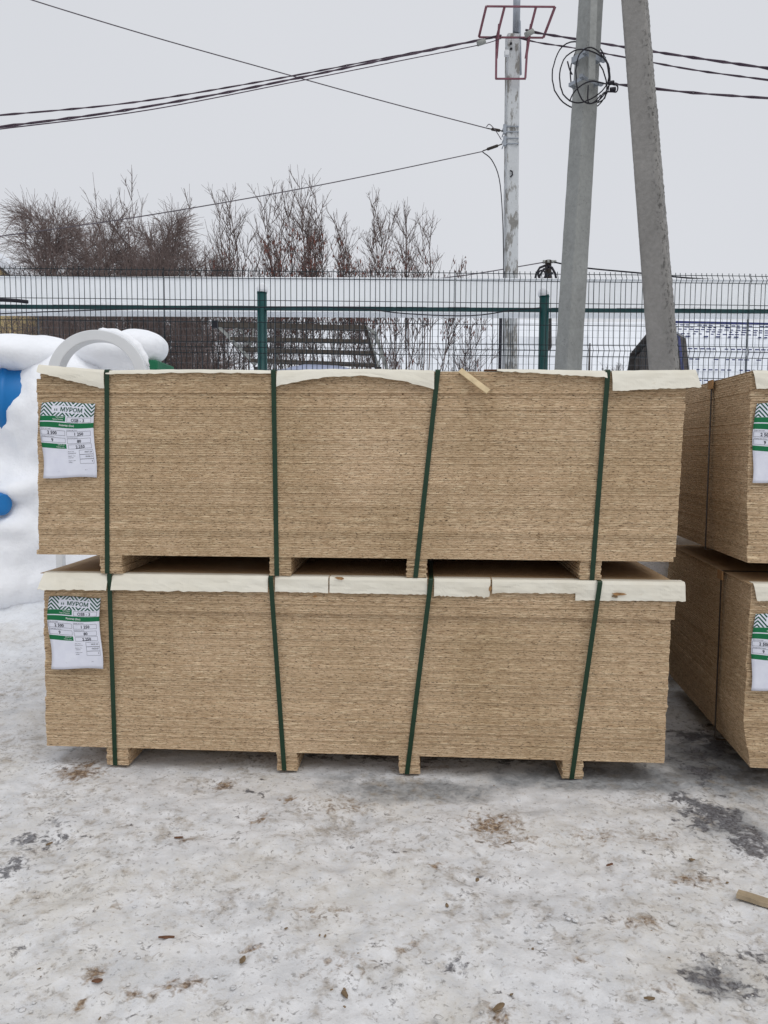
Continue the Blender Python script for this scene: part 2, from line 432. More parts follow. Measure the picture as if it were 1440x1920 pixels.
def build_ground():
    xs = ax(-420, 420, -2.6, 2.6, 0.0165); ys = ax(-60, 520, 1.3, 6.2, 0.0165)
    X, Y = np.meshgrid(xs, ys, indexing='xy')
    near = np.exp(-np.clip(np.maximum(np.abs(X) - 2.6, Y - 6.2), 0, None) / 2.0)
    rel = 0.013 * fbm(X * 1.9, Y * 1.9, 0.3, 3) + 0.0085 * fbm(X * 8, Y * 8, 1.7, 3) + 0.006 * fbm(X * 26, Y * 26, 4.1, 2)
    trod = np.clip(fbm(X * 5.3, Y * 5.3, 9.1, 2) - 0.35, 0, 1)
    rel = rel - 0.02 * trod
    flat = np.exp(-(((X + 0.1) / 1.7) ** 4 + ((Y - 3.7) / 0.85) ** 4))      # pressed under the bundle
    sg = lambda q: 1 / (1 + np.exp(-np.clip(q, -40, 40)))
    mound = (0.62 + .12 * fbm(X * 2.2, Y * 2.2, 7.7, 3)) * sg((-1.42 - X) / .16) * sg((Y - 5.60) / .30) * sg((9 - Y) / .5) + 0.10 * sg((-1.5 - X) / .2) * sg((Y - 4.7) / .25) * sg((9 - Y) / .5)
    Z = hill(X, Y) + mound + rel * near * (1 - 0.7 * flat) - 0.012
    V = np.stack([X.ravel(), Y.ravel(), Z.ravel()], 1)
    nx, ny = len(xs), len(ys); i = np.arange(nx * ny).reshape(ny, nx)
    Fq = np.stack([i[:-1, :-1].ravel(), i[:-1, 1:].ravel(), i[1:, 1:].ravel(), i[1:, :-1].ravel()], 1)
    me = fast_mesh('snowy_ground', V, Fq)
    def stain(lst):
        a = np.zeros(V.shape[0])
        for (px, py, rx, ry, s) in lst:
            c = on_ground(px, py); ex = on_ground(px + rx, py); ey = on_ground(px, py + ry)
            wx = abs(ex.x - c.x); wy = abs(ey.y - c.y)
            d = ((V[:, 0] - c.x) / wx) ** 2 + ((V[:, 1] - c.y) / wy) ** 2
            a = np.maximum(a, s * np.exp(-d * 0.8))
        return a
    dark = stain([(1335, 1525, 60, 34, .85), (1405, 1572, 50, 30, .85), (1290, 1497, 34, 16, .65), (1375, 1835, 80, 42, .7), (1420, 1800, 50, 30, .6), (1000, 1408, 330, 18, .75), (700, 1412, 160, 12, .6), (1335, 1390, 70, 40, .75),  # patches under and between the bundles paint the gap shade into the ice
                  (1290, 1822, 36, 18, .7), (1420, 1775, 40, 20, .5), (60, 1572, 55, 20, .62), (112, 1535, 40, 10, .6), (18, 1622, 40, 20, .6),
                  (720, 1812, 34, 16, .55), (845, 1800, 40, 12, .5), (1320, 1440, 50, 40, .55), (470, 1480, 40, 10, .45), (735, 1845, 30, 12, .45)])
    brown = stain([(150, 1443, 42, 18, .9), (170, 1428, 20, 9, .85), (420, 1464, 18, 8, 1.0), (540, 1496, 15, 7, .85), (925, 1540, 55, 20, .85), (955, 1568, 60, 14, .6),
                   (335, 1838, 40, 16, .8), (178, 1816, 18, 14, .85), (152, 1866, 12, 14, 1.0), (260, 1852, 34, 10, .7), (640, 1800, 60, 26, .4),
                   (1300, 1642, 46, 12, .8), (1200, 1722, 50, 12, .6), (940, 1892, 22, 26, .85), (1090, 1795, 30, 16, .5), (490, 1532, 24, 10, .6),
                   (350, 1565, 20, 9, .65), (1110, 1562, 50, 14, .5), (1230, 1565, 40, 12, .5), (1180, 1645, 22, 8, .55), (470, 1770, 24, 8, .55), (640, 1505, 60, 16, .5),
                   (760, 1770, 30, 14, .5), (1245, 1850, 40, 16, .45), (820, 1620, 18, 10, .7), (600, 1700, 60, 16, .4), (230, 1690, 50, 14, .35)])
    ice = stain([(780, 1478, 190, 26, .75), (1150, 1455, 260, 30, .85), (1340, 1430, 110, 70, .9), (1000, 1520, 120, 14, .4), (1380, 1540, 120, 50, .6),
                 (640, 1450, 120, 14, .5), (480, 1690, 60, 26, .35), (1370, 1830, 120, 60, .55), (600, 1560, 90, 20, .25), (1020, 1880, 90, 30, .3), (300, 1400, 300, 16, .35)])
    fresh = (sg((-1.25 - X) / .14 + 1.2 * fbm(X * 3, Y * 3, 2.2, 3)) * sg((Y - 4.9) / .30 + 1.6 * fbm(X * 4, Y * 4, 5.2, 3)) * sg((11 - Y) / .5)).ravel(); fresh = np.maximum(fresh, (Y.ravel() > 6.5) * 1.0)
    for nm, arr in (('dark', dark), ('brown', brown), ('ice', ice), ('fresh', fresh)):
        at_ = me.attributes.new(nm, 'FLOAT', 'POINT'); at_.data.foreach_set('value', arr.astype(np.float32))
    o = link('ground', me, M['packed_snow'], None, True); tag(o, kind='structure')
build_ground()

# ------------------------------------------------------------------ text for the paper sheets
_tc = {}
def text_mesh(body, bold=0.0):
    """flat glyph mesh, cap height about 0.7 at size 1; returns verts, faces, xmin, xmax"""
    if (body, bold) in _tc: return _tc[(body, bold)]
    cu = bpy.data.curves.new('t', 'FONT'); cu.body = body; cu.size = 1.0; cu.offset = bold; cu.resolution_u = 2
    ob = bpy.data.objects.new('t', cu); COL.objects.link(ob)
    dg = bpy.context.evaluated_depsgraph_get(); me = ob.evaluated_get(dg).to_mesh()
    V = [tuple(v.co) for v in me.vertices]; Fs = [tuple(p.vertices) for p in me.polygons]
    ob.evaluated_get(dg).to_mesh_clear(); bpy.data.objects.remove(ob); bpy.data.curves.remove(cu)
    xs = [v[0] for v in V] or [0, 1]
    _tc[(body, bold)] = (V, Fs, min(xs), max(xs)); return _tc[(body, bold)]

def paper_sheet(parent, ox, oz, y0, times, wave, tilt=0.0):
    """A4 bundle sheet: top-left corner at local (ox, y0, oz)"""
    W, H = 0.213, 0.213 * 1.375
    def place(u, v, lift=0.0):
        x = u * W + wave * 0.006 * math.sin(v * 4.4 + 2.6) * (1 if v < 0.7 else 1.15) + tilt * v * W
        z = -v * W + 0.0035 * math.sin(u * 5 + v * 3) * wave
        d = 0.005 + 0.006 * (0.5 + 0.5 * math.sin(v * 5.2 + u * 2.2)) * min(1, v * 2.5 + .15) + 0.010 * max(0, v - 1.0) * (1 - u)
        return (ox + x, y0 - d - lift, oz + z)
    nu, nv = 14, 22; vs = []; uvs = []
    for j in range(nv + 1):
        for i in range(nu + 1):
            u, v = i / nu, j / nv * H / W; vs.append(place(u, v)); uvs.append((u, v))
    fs = [(j*(nu+1)+i, (j+1)*(nu+1)+i, (j+1)*(nu+1)+i+1, j*(nu+1)+i+1) for j in range(nv) for i in range(nu)]
    me = bpy.data.meshes.new('label'); me.from_pydata(vs, [], fs); me.update()
    ul = me.uv_layers.new(name='UVMap')
    for lp in me.loops: ul.data[lp.index].uv = uvs[lp.vertex_index]
    sheet = link('label', me, M['printed_paper'], parent, True)
    sd_ = sheet.modifiers.new('thick', 'SOLIDIFY'); sd_.thickness = 0.0004; sd_.offset = -1
    ink = {'ink': MB(), 'ink_green': MB(), 'ink_white': MB()}
    def put(body, x, y, h, align='c', c='ink', bold=0.0, sx=1.0):
        # x, y in pixels of a 1060-wide drawing of the sheet; h = cap height there
        V, Fs, a, b = text_mesh(body, bold); k = h / 0.70 / 1060.0
        w = (b - a) * k * sx; X = x / 1060.0
        x0 = X - w / 2 if align == 'c' else (X - w if align == 'r' else X)
        ink[c].add([place(x0 + (p[0] - a) * k * sx, (y + h / 2) / 1060.0 - p[1] * k, 0.0007) for p in V], Fs)
    def frame(x0, y0_, x1, y1, w=4):
        for (a, b, c, d) in ((x0, y0_, x1, y0_ + w), (x0, y1 - w, x1, y1), (x0, y0_, x0 + w, y1), (x1 - w, y0_, x1, y1)):
            n = 6; q = []; 
            for i in range(n + 1):
                if (c - a) > (d - b): q += [place((a + (c-a)*i/n)/1060, d/1060, .0006), place((a + (c-a)*i/n)/1060, b/1060, .0006)]
                else: q += [place(a/1060, (b + (d-b)*i/n)/1060, .0006), place(c/1060, (b + (d-b)*i/n)/1060, .0006)]
            ink['ink'].add(q, [(2*i, 2*i+2, 2*i+3, 2*i+1) for i in range(n)])
    put('МУРОМ', 605, 138, 74, c='ink_green', bold=0.020, sx=1.10)
    for tx in (278, 318):                                          # two little fir trees beside the name
        em = MB()
        for k in range(3):
            yy = 118 + k * 15; hw = 7 + k * 5
            (em if k else em).add([place((tx - hw)/1060, (yy + 20)/1060, .0007), place((tx + hw)/1060, (yy + 20)/1060, .0007), place(tx/1060, yy/1060, .0007)], [(0, 1, 2)])
        em.build('fir_emblem', M['ink_green'], sheet)
    put('Тип плиты', 462, 288, 22, 'r', 'ink_white', 0.012); put('Type of boards', 458, 328, 24, 'r', 'ink_white', 0.012)
    put('Размер (Size)', 528, 433, 34, 'c', 'ink_white', 0.018)
    put('Объем, м³', 462, 804, 20, 'r', 'ink_white', 0.012); put('Volume, cu.m.', 455, 845, 20, 'r', 'ink_white', 0.01)
    frame(533, 280, 1008, 375); put('OSB - 3', 742, 330, 58, bold=0.014)
    for (x, y, s_) in ((20, 510, 'Длина (мм) Length'), (525, 518, 'Ширина (мм) Width'), (18, 655, 'Толщина (мм) Thickness'), (520, 665, 'Количество Quantity')):
        put(s_, x, y, 16, 'l')
    frame(15, 535, 490, 628); put('2 500', 235, 582, 58, bold=0.022)
    frame(520, 542, 998, 638); put('1 250', 765, 592, 58, bold=0.022)
    frame(15, 672, 486, 764); put('9', 226, 720, 58, bold=0.022)
    frame(522, 683, 990, 780); put('80', 758, 735, 58, bold=0.022)
    frame(530, 800, 1000, 886); put('2.250', 768, 848, 58, bold=0.022)
    for (y, s_) in ((935, 'Дата / Date'), (970, 'производства'), (1024, 'Время / Time'), (1058, 'упаковки'), (1118, 'Смена / Shift'), (1152, 'смены')):
        put(s_, 505, y, 17, 'l')
    for k, s_ in enumerate(times):
        frame(735, 915 + k * 92, 1015, 1008 + k * 92); put(s_, 990, 958 + k * 92, 30, 'r', bold=0.006)
    put('м.п.', 300, 1320, 10, 'l'); put('№ 11', 830, 1320, 14, 'l')
    for nm in ink: tag(ink[nm].build('print', M[nm], sheet), kind='stuff')
    return sheet

# ------------------------------------------------------------------ bundles of boards
BL, BD, BT = 2.5, 1.25, 0.009
BEAR_H, STACK_H = 0.0745, 80 * BT
class Bundle:
    def __init__(s, x, y, z, a, label, seed, shift, group='banded bundles of strand board'):
        s.root = empty('board_bundle', (x, y, z), a); s.a = a; s.o = Vector((x, y, z)); s.seed = seed
        tag(s.root, label, 'board bundle', group); s.shift = shift; s.r = random.Random(seed)
        s.top = BEAR_H + STACK_H
    def lx(s, px, py):
        """local x on the front face seen at a photo pixel"""
        n = Vector((-math.sin(s.a), math.cos(s.a), 0)); d = FWD * F_PX + RT * (px - CX) - UP * (py - CY)
        p = CAMP + d * ((s.o - CAMP).dot(n) / d.dot(n)); return (p - s.o).dot(Vector((math.cos(s.a), math.sin(s.a), 0)))
    def boards(s):
        me = board_mesh(); left = 0; po = 0.0
        for i in range(80):
            if left == 0: left = s.r.choice((2, 3, 5, 7, 9)); po = s.r.gauss(0, .0011)
            left -= 1; dx, dy = s.shift(i); dx += po
            o = bpy.data.objects.new('board', me); COL.objects.link(o); o.parent = s.root
            o.location = (dx + s.r.gauss(0, 0.0005), dy + s.r.gauss(0, 0.0010), BEAR_H + i * BT)
            o.rotation_euler = (0, 0, s.r.gauss(0, 0.0003))
    def bearer(s, x0, x1):
        m = MB()
        for k in range(8):
            j = s.r.gauss(0, 0.0015); q = s.r.gauss(0, 0.002)
            m.box(x0 + j, x1 + j, 0.004 + q + s.r.uniform(0, .002), BD - 0.01, k * BEAR_H / 8 + 0.0003, (k + 1) * BEAR_H / 8 - 0.0006)
        m.build('bearer', M['strand_board'], s.root)
    def strap(s, xt, xb, y_top=-0.006, y_bot=-0.003, lift=0.0045, mat='strap_green', w=0.0185):
        """strap round the bundle across its width"""
        zt = s.top + lift; th = 0.0012
        path = [(xb, y_bot, 0.0005), (xb + (xt-xb)*.35, y_bot*.65 + y_top*.35, zt*.35), (xb + (xt-xb)*.7, y_bot*.3 + y_top*.7, zt*.7), (xt, y_top, zt - 0.004), (xt, y_top + 0.004, zt), (xt, BD/2, zt + 0.001), (xt, BD + 0.002, zt), (xt, BD + 0.006, zt - 0.004), (xb, BD + 0.006, 0.0005), (xb, BD/2, -0.0004)]
        m = MB(); n = len(path); vs = []
        ctr = Vector((0, BD/2, zt/2))
        for (x, y, z) in path:
            out = Vector((0, (y - ctr.y) / (BD/2), (z - ctr.z) / (zt/2))); k = max(abs(out.y), abs(out.z)); 
            o_ = Vector((0, out.y if abs(out.y) > 0.98*k else 0, out.z if abs(out.z) > 0.98*k else 0)); o_ = o_.normalized() * th
            if z < 0.01: o_ = Vector((0, o_.y, 0))
            vs += [(x - w/2, y, z), (x + w/2, y, z), (x + w/2, y + o_.y, z + o_.z), (x - w/2, y + o_.y, z + o_.z)]
        fs = []
        for i in range(n):
            j = (i + 1) % n
            fs += [(i*4+k, i*4+(k+1) % 4, j*4+(k+1) % 4, j*4+k) for k in range(4)]
        m.add(vs, fs); return m.build('strap', M[mat], s.root)
    def long_strap(s, yc, mat='strap_dark', w=0.019):
        """strap round the bundle lengthwise, seen on the end face"""
        zt = s.top + 0.005; e = 0.012
        P = [(-e + 0.004, BEAR_H - 0.002), (-e, BEAR_H + 0.01), (-e, zt - 0.004), (-e + 0.004, zt), (BL + e - .004, zt), (BL + e, zt - .004), (BL + e, BEAR_H + .01), (BL + e - .004, BEAR_H - .002)]
        m = MB(); n = len(P); vs = []
        for (x, z) in P:
            ox = -0.0012 if x < 1 else 0.0012; oz = 0.0012 if z > 0.4 else -0.0012
            vs += [(x, yc - w/2, z), (x, yc + w/2, z), (x + ox, yc + w/2, z + oz), (x + ox, yc - w/2, z + oz)]
        m.add(vs, [(i*4+k, i*4+(k+1) % 4, ((i+1) % n)*4+(k+1) % 4, ((i+1) % n)*4+k) for i in range(n) for k in range(4)])
        m.build('strap', M[mat], s.root)
        MB().box(-0.020, -0.0145, yc - 0.03, yc + 0.03, zt - 0.035, zt + 0.002).build('corner_pad', M['kraft'], s.root)
    def cover(s, y0=-0.002, mat='cream_cardboard'):
        nx, ny = 40, 10; vs = []
        for j in range(ny + 1):
            for i in range(nx + 1):
                x = -0.004 + (BL + 0.008) * i / nx; y = y0 + (BD - 0.01) * j / ny
                vs.append((x, y, s.top + 0.0012 + 0.0012 * math.sin(x * 9 + s.seed) * math.sin(y * 6)))
        fs = [(j*(nx+1)+i, j*(nx+1)+i+1, (j+1)*(nx+1)+i+1, (j+1)*(nx+1)+i) for j in range(ny) for i in range(nx)]
        me = bpy.data.meshes.new('cover_sheet'); me.from_pydata(vs, [], fs); me.update()
        o = link('cover_sheet', me, M[mat], s.root, True); q = o.modifiers.new('t', 'SOLIDIFY'); q.thickness = 0.0022; q.offset = 1
    def flap(s, x0, x1, L, ang, lift=lambda u: 0.0, y0=-0.004, curl=0.0, skew=(0.0, 0.0), rag=0.0012, mat='cream_cardboard'):
        """folded edge of the cover sheet. L(u) drop, ang(u) outward angle from vertical, lift(u) rise of the fold"""
        nu, nv = 30, 9; vs = []; rr = random.Random(int(x0 * 1000) + s.seed)
        jag = [rr.gauss(0, rag) for _ in range(nu + 1)]
        for j in range(nv + 1):
            for i in range(nu + 1):
                u = i / nu; x = x0 + (x1 - x0) * u; z0 = s.top + 0.0046 + lift(u); yb = y0
                if j < 3:
                    y = yb + (0.05, 0.022, 0.004)[j]; z = z0 - (0.0 if j else lift(u) * 0.9) - (lift(u)*0.4 if j == 1 else 0)
                else:
                    t = (j - 2) / (nv - 2); l = (L(u) + jag[i]) * t; th = ang(u) + curl * t
                    y = yb - 0.002 - math.sin(th) * l; z = z0 - 0.002 - math.cos(th) * l
                    x += (skew[0] * (1 - u) + skew[1] * u) * t
                if j >= 2:
                    cr_ = float(fbm(np.array(x * 7.0 + s.seed), np.array(z * 16.0), 3.3, 3)); y -= abs(cr_) * .006 * min(1, (j - 1) / 4); z += .0012 * float(fbm(np.array(x * 22.0), np.array(s.seed * 1.7), 1.1, 2))
                vs.append((x, y, z))
        fs = [(j*(nu+1)+i, (j+1)*(nu+1)+i, (j+1)*(nu+1)+i+1, j*(nu+1)+i+1) for j in range(nv) for i in range(nu)]
        me = bpy.data.meshes.new('cover_flap'); me.from_pydata(vs, [], fs); me.update()
        o = link('cover_flap', me, M[mat], s.root, False); q = o.modifiers.new('t', 'SOLIDIFY'); q.thickness = 0.0016; q.offset = 0
        return o

_bm = []
def board_mesh():
    if not _bm:
        z1 = BT - 0.00006; c = 0.00065
        me = bpy.data.meshes.new('board')
        m = MB(); vs = []
        for (q, z) in ((c * 2, 0.0), (0.0, c), (0.0, z1 - c), (c * 2, z1)):
            vs += [(q, q, z), (BL - q, q, z), (BL - q, BD - q, z), (q, BD - q, z)]
        m.add(vs, [(3, 2, 1, 0), (12, 13, 14, 15)] + [(j*4+k, j*4+(k+1) % 4, j*4+4+(k+1) % 4, j*4+4+k) for j in range(3) for k in range(4)])
        me.from_pydata(m.v, [], m.f); me.update(); me.materials.append(M['strand_board']); _bm.append(me)
    return _bm[0]

def sh_upper(i):
    t = i / 79.0; dx = -0.017 * (1 - t) 
    if i >= 77: dx += 0.016
    if i < 2: dx -= 0.008
    dy = 0.002 * math.sin(i * 0.35) + (-0.006 if i >= 71 else 0.0)
    return dx, dy
def sh_lower(i):
    t = i / 79.0; dx = -0.010 * (1 - t) + 0.0008 * math.sin(i * 0.8); dy = 0.002 * math.sin(i * 0.3 + 1)
    if i >= 64: dx += 0.009; dy -= 0.014
    return dx, dy
def sh_ru(i):
    t = i / 79.0; return -0.002 + 0.018 * (1 - t) ** 2, 0.002 * math.sin(i * .4)
def sh_rl(i):
    t = i / 79.0; d = 0.034 * max(0, 1 - t * 4)
    return d + 0.010 * t - .004, 0.002 * math.sin(i * .4 + 2)

ZU = BEAR_H + STACK_H + 0.0075          # height the upper bundles stand at
# --- lower front bundle
bl = Bundle(-1.378, 3.084, 0.0, -0.0582, 'lower of the two big front bundles, standing on the packed snow, square cream flaps', 11, sh_lower)
bl.boards()
for a, b in ((200, 240), (519, 557), (748, 787), (1055, 1094)): bl.bearer(bl.lx(a, 1430), bl.lx(b, 1430))
for (xt, yt, xb, yb) in ((212, 1085, 216, 1436), (511, 1085, 533, 1446), (808, 1090, 763, 1455), (1121, 1100, 1072, 1457)):
    bl.strap(bl.lx(xt, yt), bl.lx(xb, yb), y_top=-0.036, y_bot=0.0005, lift=0.0065)
bl.cover(-0.016, 'creased_cardboard')
def fl(x0, x1, L0, L1, a0=0.02, a1=0.02, **kw):
    return bl.flap(bl.lx(x0, 1090), bl.lx(x1, 1090), lambda u: L0 + (L1 - L0) * u, lambda u: a0 + (a1 - a0) * u, y0=-0.021, **kw)
fl(88, 208, .070, .064, .55, .38, skew=(-.010, 0)); fl(216, 505, .064, .060, .36, .16, rag=.0018); fl(518, 617, .057, .060, .03, .05); fl(619.5, 801, .060, .060, .05, .03)
fl(814, 919, .064, .064, .05, .08, skew=(0, -.004), rag=.002); fl(922, 1079, .050, .046, .06, .04, skew=(0, .003), rag=.0015); fl(1078, 1281, .074, .070, .02, .10, skew=(-.002, .002))
def scrap(b, px, py, w, h, mat='kraft', y=-0.032, seed=0):
    r_ = random.Random(seed + px); x = b.lx(px, py); z = b.top + 0.004 - (py - b.py0) / 465.0
    n = 9; vs = [(x, y, z)]
    for k in range(n):
        a = 2 * math.pi * k / n; q = r_.uniform(.5, 1.1); vs.append((x + math.cos(a) * w * q, y - 0.004 * r_.random(), z + math.sin(a) * h * q))
    fs = [(0, 1 + k, 1 + (k + 1) % n) for k in range(n)]
    me = bpy.data.meshes.new('torn_patch'); me.from_pydata(vs, [], fs); me.update(); o = link('torn_patch', me, M[mat], b.root)
    q = o.modifiers.new('t', 'SOLIDIFY'); q.thickness = 0.0015
bl.py0 = 1078
scrap(bl, 640, 1079, .028, .006); scrap(bl, 593, 1113, .008, .005); scrap(bl, 1158, 1100, .030, .008); scrap(bl, 1150, 1104, .014, .006, 'chip_wood'); scrap(bl, 918, 1094, .006, .014, y=-.030)
paper_sheet(bl.root, bl.lx(95, 1122), bl.top - (1120 - 1077) / 467.0, -0.013, ('04.01.24', '18:20:07', '4'), 1.0, 0.008)

# --- upper front bundle
bu = Bundle(-1.361, 3.046, ZU, -0.0475, 'upper of the two big front bundles, torn curling cream flaps on top', 23, sh_upper)
bu.boards()
for a, b in ((187, 228), (505, 545), (762, 800), (1088, 1128)): bu.bearer(bu.lx(a, 1065), bu.lx(b, 1065))
for (xt, yt, xb, yb) in ((203, 695, 201, 1075), (514, 700, 519, 1080), (821, 703, 779, 1083), (1138, 712, 1110, 1088)):
    bu.strap(bu.lx(xt, yt), bu.lx(xb, yb), y_top=-0.014, y_bot=0.0005, lift=0.008)
bu.cover(0.004)
U = lambda px: bu.lx(px, 700)
bu.flap(U(75), U(197), lambda u: .034 + .036 * u, lambda u: .70 - .5 * u, lambda u: .020 * (1 - u) ** 1.2 + .003, y0=-.008, curl=-.2)
bu.flap(U(201), U(509), lambda u: .015 - .003 * u, lambda u: .5, lambda u: .004 * math.sin(u * 3.1), y0=-.008, rag=.0010)
bu.flap(U(520), U(814), lambda u: .060 - .036 * math.sin(math.pi * min(1, u * 1.0)) + .010 * u, lambda u: .30 + .3 * math.sin(math.pi * u), lambda u: .006 * math.sin(math.pi * u), y0=-.008, curl=-.12)
bu.flap(U(931), U(1136), lambda u: .012 + .016 * u, lambda u: .9 - .4 * u, lambda u: .006 * (1 - u), y0=-.008, rag=.0018)
bu.flap(U(1146), U(1303), lambda u: .078 - .010 * u, lambda u: .25 + .1 * u, lambda u: .003 * u, y0=-.008, skew=(0, .014))
# loose splinter of board hanging over the edge, brown scrap next to it
p0 = Vector((U(862), -0.012, bu.top + .006)); p1 = Vector((U(914), -0.05, bu.top - .078))
MB().bar(p0, p1, 0.022, 0.006, up=(0.3, -1, 0.2)).build('loose_splinter', M['pale_wood'], bu.root)
MB().box(U(908), U(931), -0.004, 0.03, bu.top + .006, bu.top + .010).build('torn_patch', M['chip_red'], bu.root)
paper_sheet(bu.root, bu.lx(79, 752), bu.top - (750 - 692) / 484.0, -0.003, ('04.01.24', '18:24:13', '4'), 1.0, -0.006)

# --- bundles at the right edge
rl_ = Bundle(1.398, 2.905, 0.0, -0.1175, 'lower bundle cut off by the right edge, standing on the ground', 37, sh_rl)
rl_.boards()
for a in (0.27, 0.93, 1.5, 2.1): rl_.bearer(a, a + .085)
rl_.cover(-0.004, 'creased_cardboard'); rl_.long_strap(0.30)
for a in (0.30, 0.96, 1.52, 2.13): rl_.strap(a, a, -.012, .0005, .0065)
rl_.flap(0.010, 0.27, lambda u: .062, lambda u: .12, y0=-.010, skew=(.012, 0)); rl_.flap(0.33, 0.94, lambda u: .060, lambda u: .08, y0=-.010)
paper_sheet(rl_.root, 0.020, rl_.top - 0.112, -0.004, ('04.01.24', '18:31:40', '4'), 1.0, -0.03)
ru = Bundle(1.372, 2.910, ZU, -0.100, 'upper bundle cut off by the right edge, dark strap down its side', 41, sh_ru)
ru.boards()
for a in (0.33, 0.93, 1.5, 2.1): ru.bearer(a, a + .085)
ru.cover(-0.004, 'creased_cardboard'); ru.long_strap(0.42)
for a in (0.36, 0.96, 1.52, 2.13): ru.strap(a, a, -.012, .0005, .0065)
ru.flap(0.002, 0.31, lambda u: .068, lambda u: .22, y0=-.008, skew=(.01, 0)); ru.flap(0.39, 0.94, lambda u: .060, lambda u: .1, y0=-.008)
paper_sheet(ru.root, 0.018, ru.top - 0.118, -0.004, ('04.01.24', '18:29:55', '4'), 1.0, -0.028)

# ------------------------------------------------------------------ mesh fence
FY, FA = 8.0, 0.006
fence = empty('mesh_fence', (0, FY, 0), FA)
tag(fence, 'green welded wire fence with round posts and snowy top rail behind the bundles', 'fence')
def fz(py, px=720): return at(px, py, FY).z
def fx(px, py=600): return at(px, py, FY).x
HW = [fz(p) for p in (507, 521, 562, 603, 640, 650, 661, 700, 737, 775, 812)]
ZT = fz(502); ZB = fz(1040)
WR = 0.0036
def vwire_mesh():
    m = MB(); pts = [(0, 0, ZT), (0, 0, fz(507)), (0, -.035, fz(515)), (0, 0, fz(523)), (0, 0, fz(638)), (0, -.035, fz(650)), (0, 0, fz(663)), (0, 0, fz(760)), (0, 0, ZB)]
    m.tube(pts, WR, 4); me = bpy.data.meshes.new('vertical_wire'); me.from_pydata(m.v, [], m.f); me.update(); me.materials.append(M['wire_green']); return me
VW = vwire_mesh()
seams = [fx(-234), fx(309), fx(852), fx(1405), fx(1950)]
for k in range(4):
    x0, x1 = seams[k] + .006, seams[k+1] - .006; m = MB()
    drop = -0.012 * k
    for z in HW + [fz(850), fz(900)]:
        m.tube([(x0, -.006, z + drop), (x1, -.006, z + drop - .01)], WR, 4)
    pn = m.build('wire_panel', M['wire_green'], fence)
    n = 55
    for i in range(n + 1):
        o = bpy.data.objects.new('vertical_wire', VW); COL.objects.link(o); o.parent = pn
        o.location = (x0 + (x1 - x0) * i / n + rnd.gauss(0, .0015), 0.004, drop - .01 * i / n); o.rotation_euler = (0, rnd.gauss(0, .0012), 0)
for k, px in enumerate((-60, 490, 1022, 1570)):
    x = fx(px, 650); m = MB(); zt = fz(548 if px < 1000 else 552); r = .050
    m.tube([(x, .075, -.3), (x, .075, zt)], r, 20)
    ps = m.build('post', M['post_green'], fence, True)
    c = MB(); ring = [(x, .075, zt + h) for h in (-.004, .018, .034, .042)]; c.tube(ring, [r*1.06, r*.98, r*.66, r*.2], 20); c.build('post_cap', M['post_green'], ps, True)
for a, b in ((fx(-300), fx(490) - .03), (fx(490) + .03, fx(1022) - .03), (fx(1022) + .03, fx(2000))):
    zr = fz(578); m = MB(); m.box(a, b, .030, .068, zr - .020, zr + .020)
    bevel(m.build('rail', M['rail_green'], fence), .004)
# snow lying along the rail and on the post caps
def rail_snow():
    m = MB(); r_ = random.Random(5)
    zr = fz(578) + .022
    for (p0, p1, h) in ((96, 268, .034), (352, 478, .030), (628, 738, .038), (742, 800, .012), (840, 880, .012), (1036, 1050, .01), (1160, 1222, .026), (1268, 1338, .034), (1420, 1500, .03)):
        x0, x1 = fx(p0), fx(p1); n = max(8, int((x1 - x0) / .02)); sec = 7; vs = []
        hs = [max(.004, h * math.sin(math.pi * min(1, max(0.04, (i / n)))) ** .5 * (0.62 + .5 * float(fbm(np.array(i * .35 + p0), np.array(1.3), 0, 3))) ) for i in range(n + 1)]
        for i in range(n + 1):
            x = x0 + (x1 - x0) * i / n; w = .026
            for k in range(sec):
                a = math.pi * k / (sec - 1); vs.append((x, .049 - math.cos(a) * w * (1 + .2 * r_.random()), zr - .002 + math.sin(a) * hs[i]))
        m.add(vs, [(i*sec+k, (i+1)*sec+k, (i+1)*sec+k+1, i*sec+k+1) for i in range(n) for k in range(sec - 1)])
    for px, zt in ((490, fz(548)), (1022, fz(552))):
        x = fx(px, 560)
        rings = [(.0, .053), (.03, .058), (.06, .048), (.085, .028), (.098, .006)]
        m.tube([(x + .01 * h * 10 * .3, .075, zt + .006 + h) for h, r in rings], [r for h, r in rings], 14)
    o = m.build('rail_snow', M['fresh_snow'], None, True); o.location = (0, FY, 0); o.rotation_euler = (0, 0, FA)
    tag(o, 'small drifts of snow lying on the fence rail and post caps', 'snow', kind='stuff')
rail_snow()
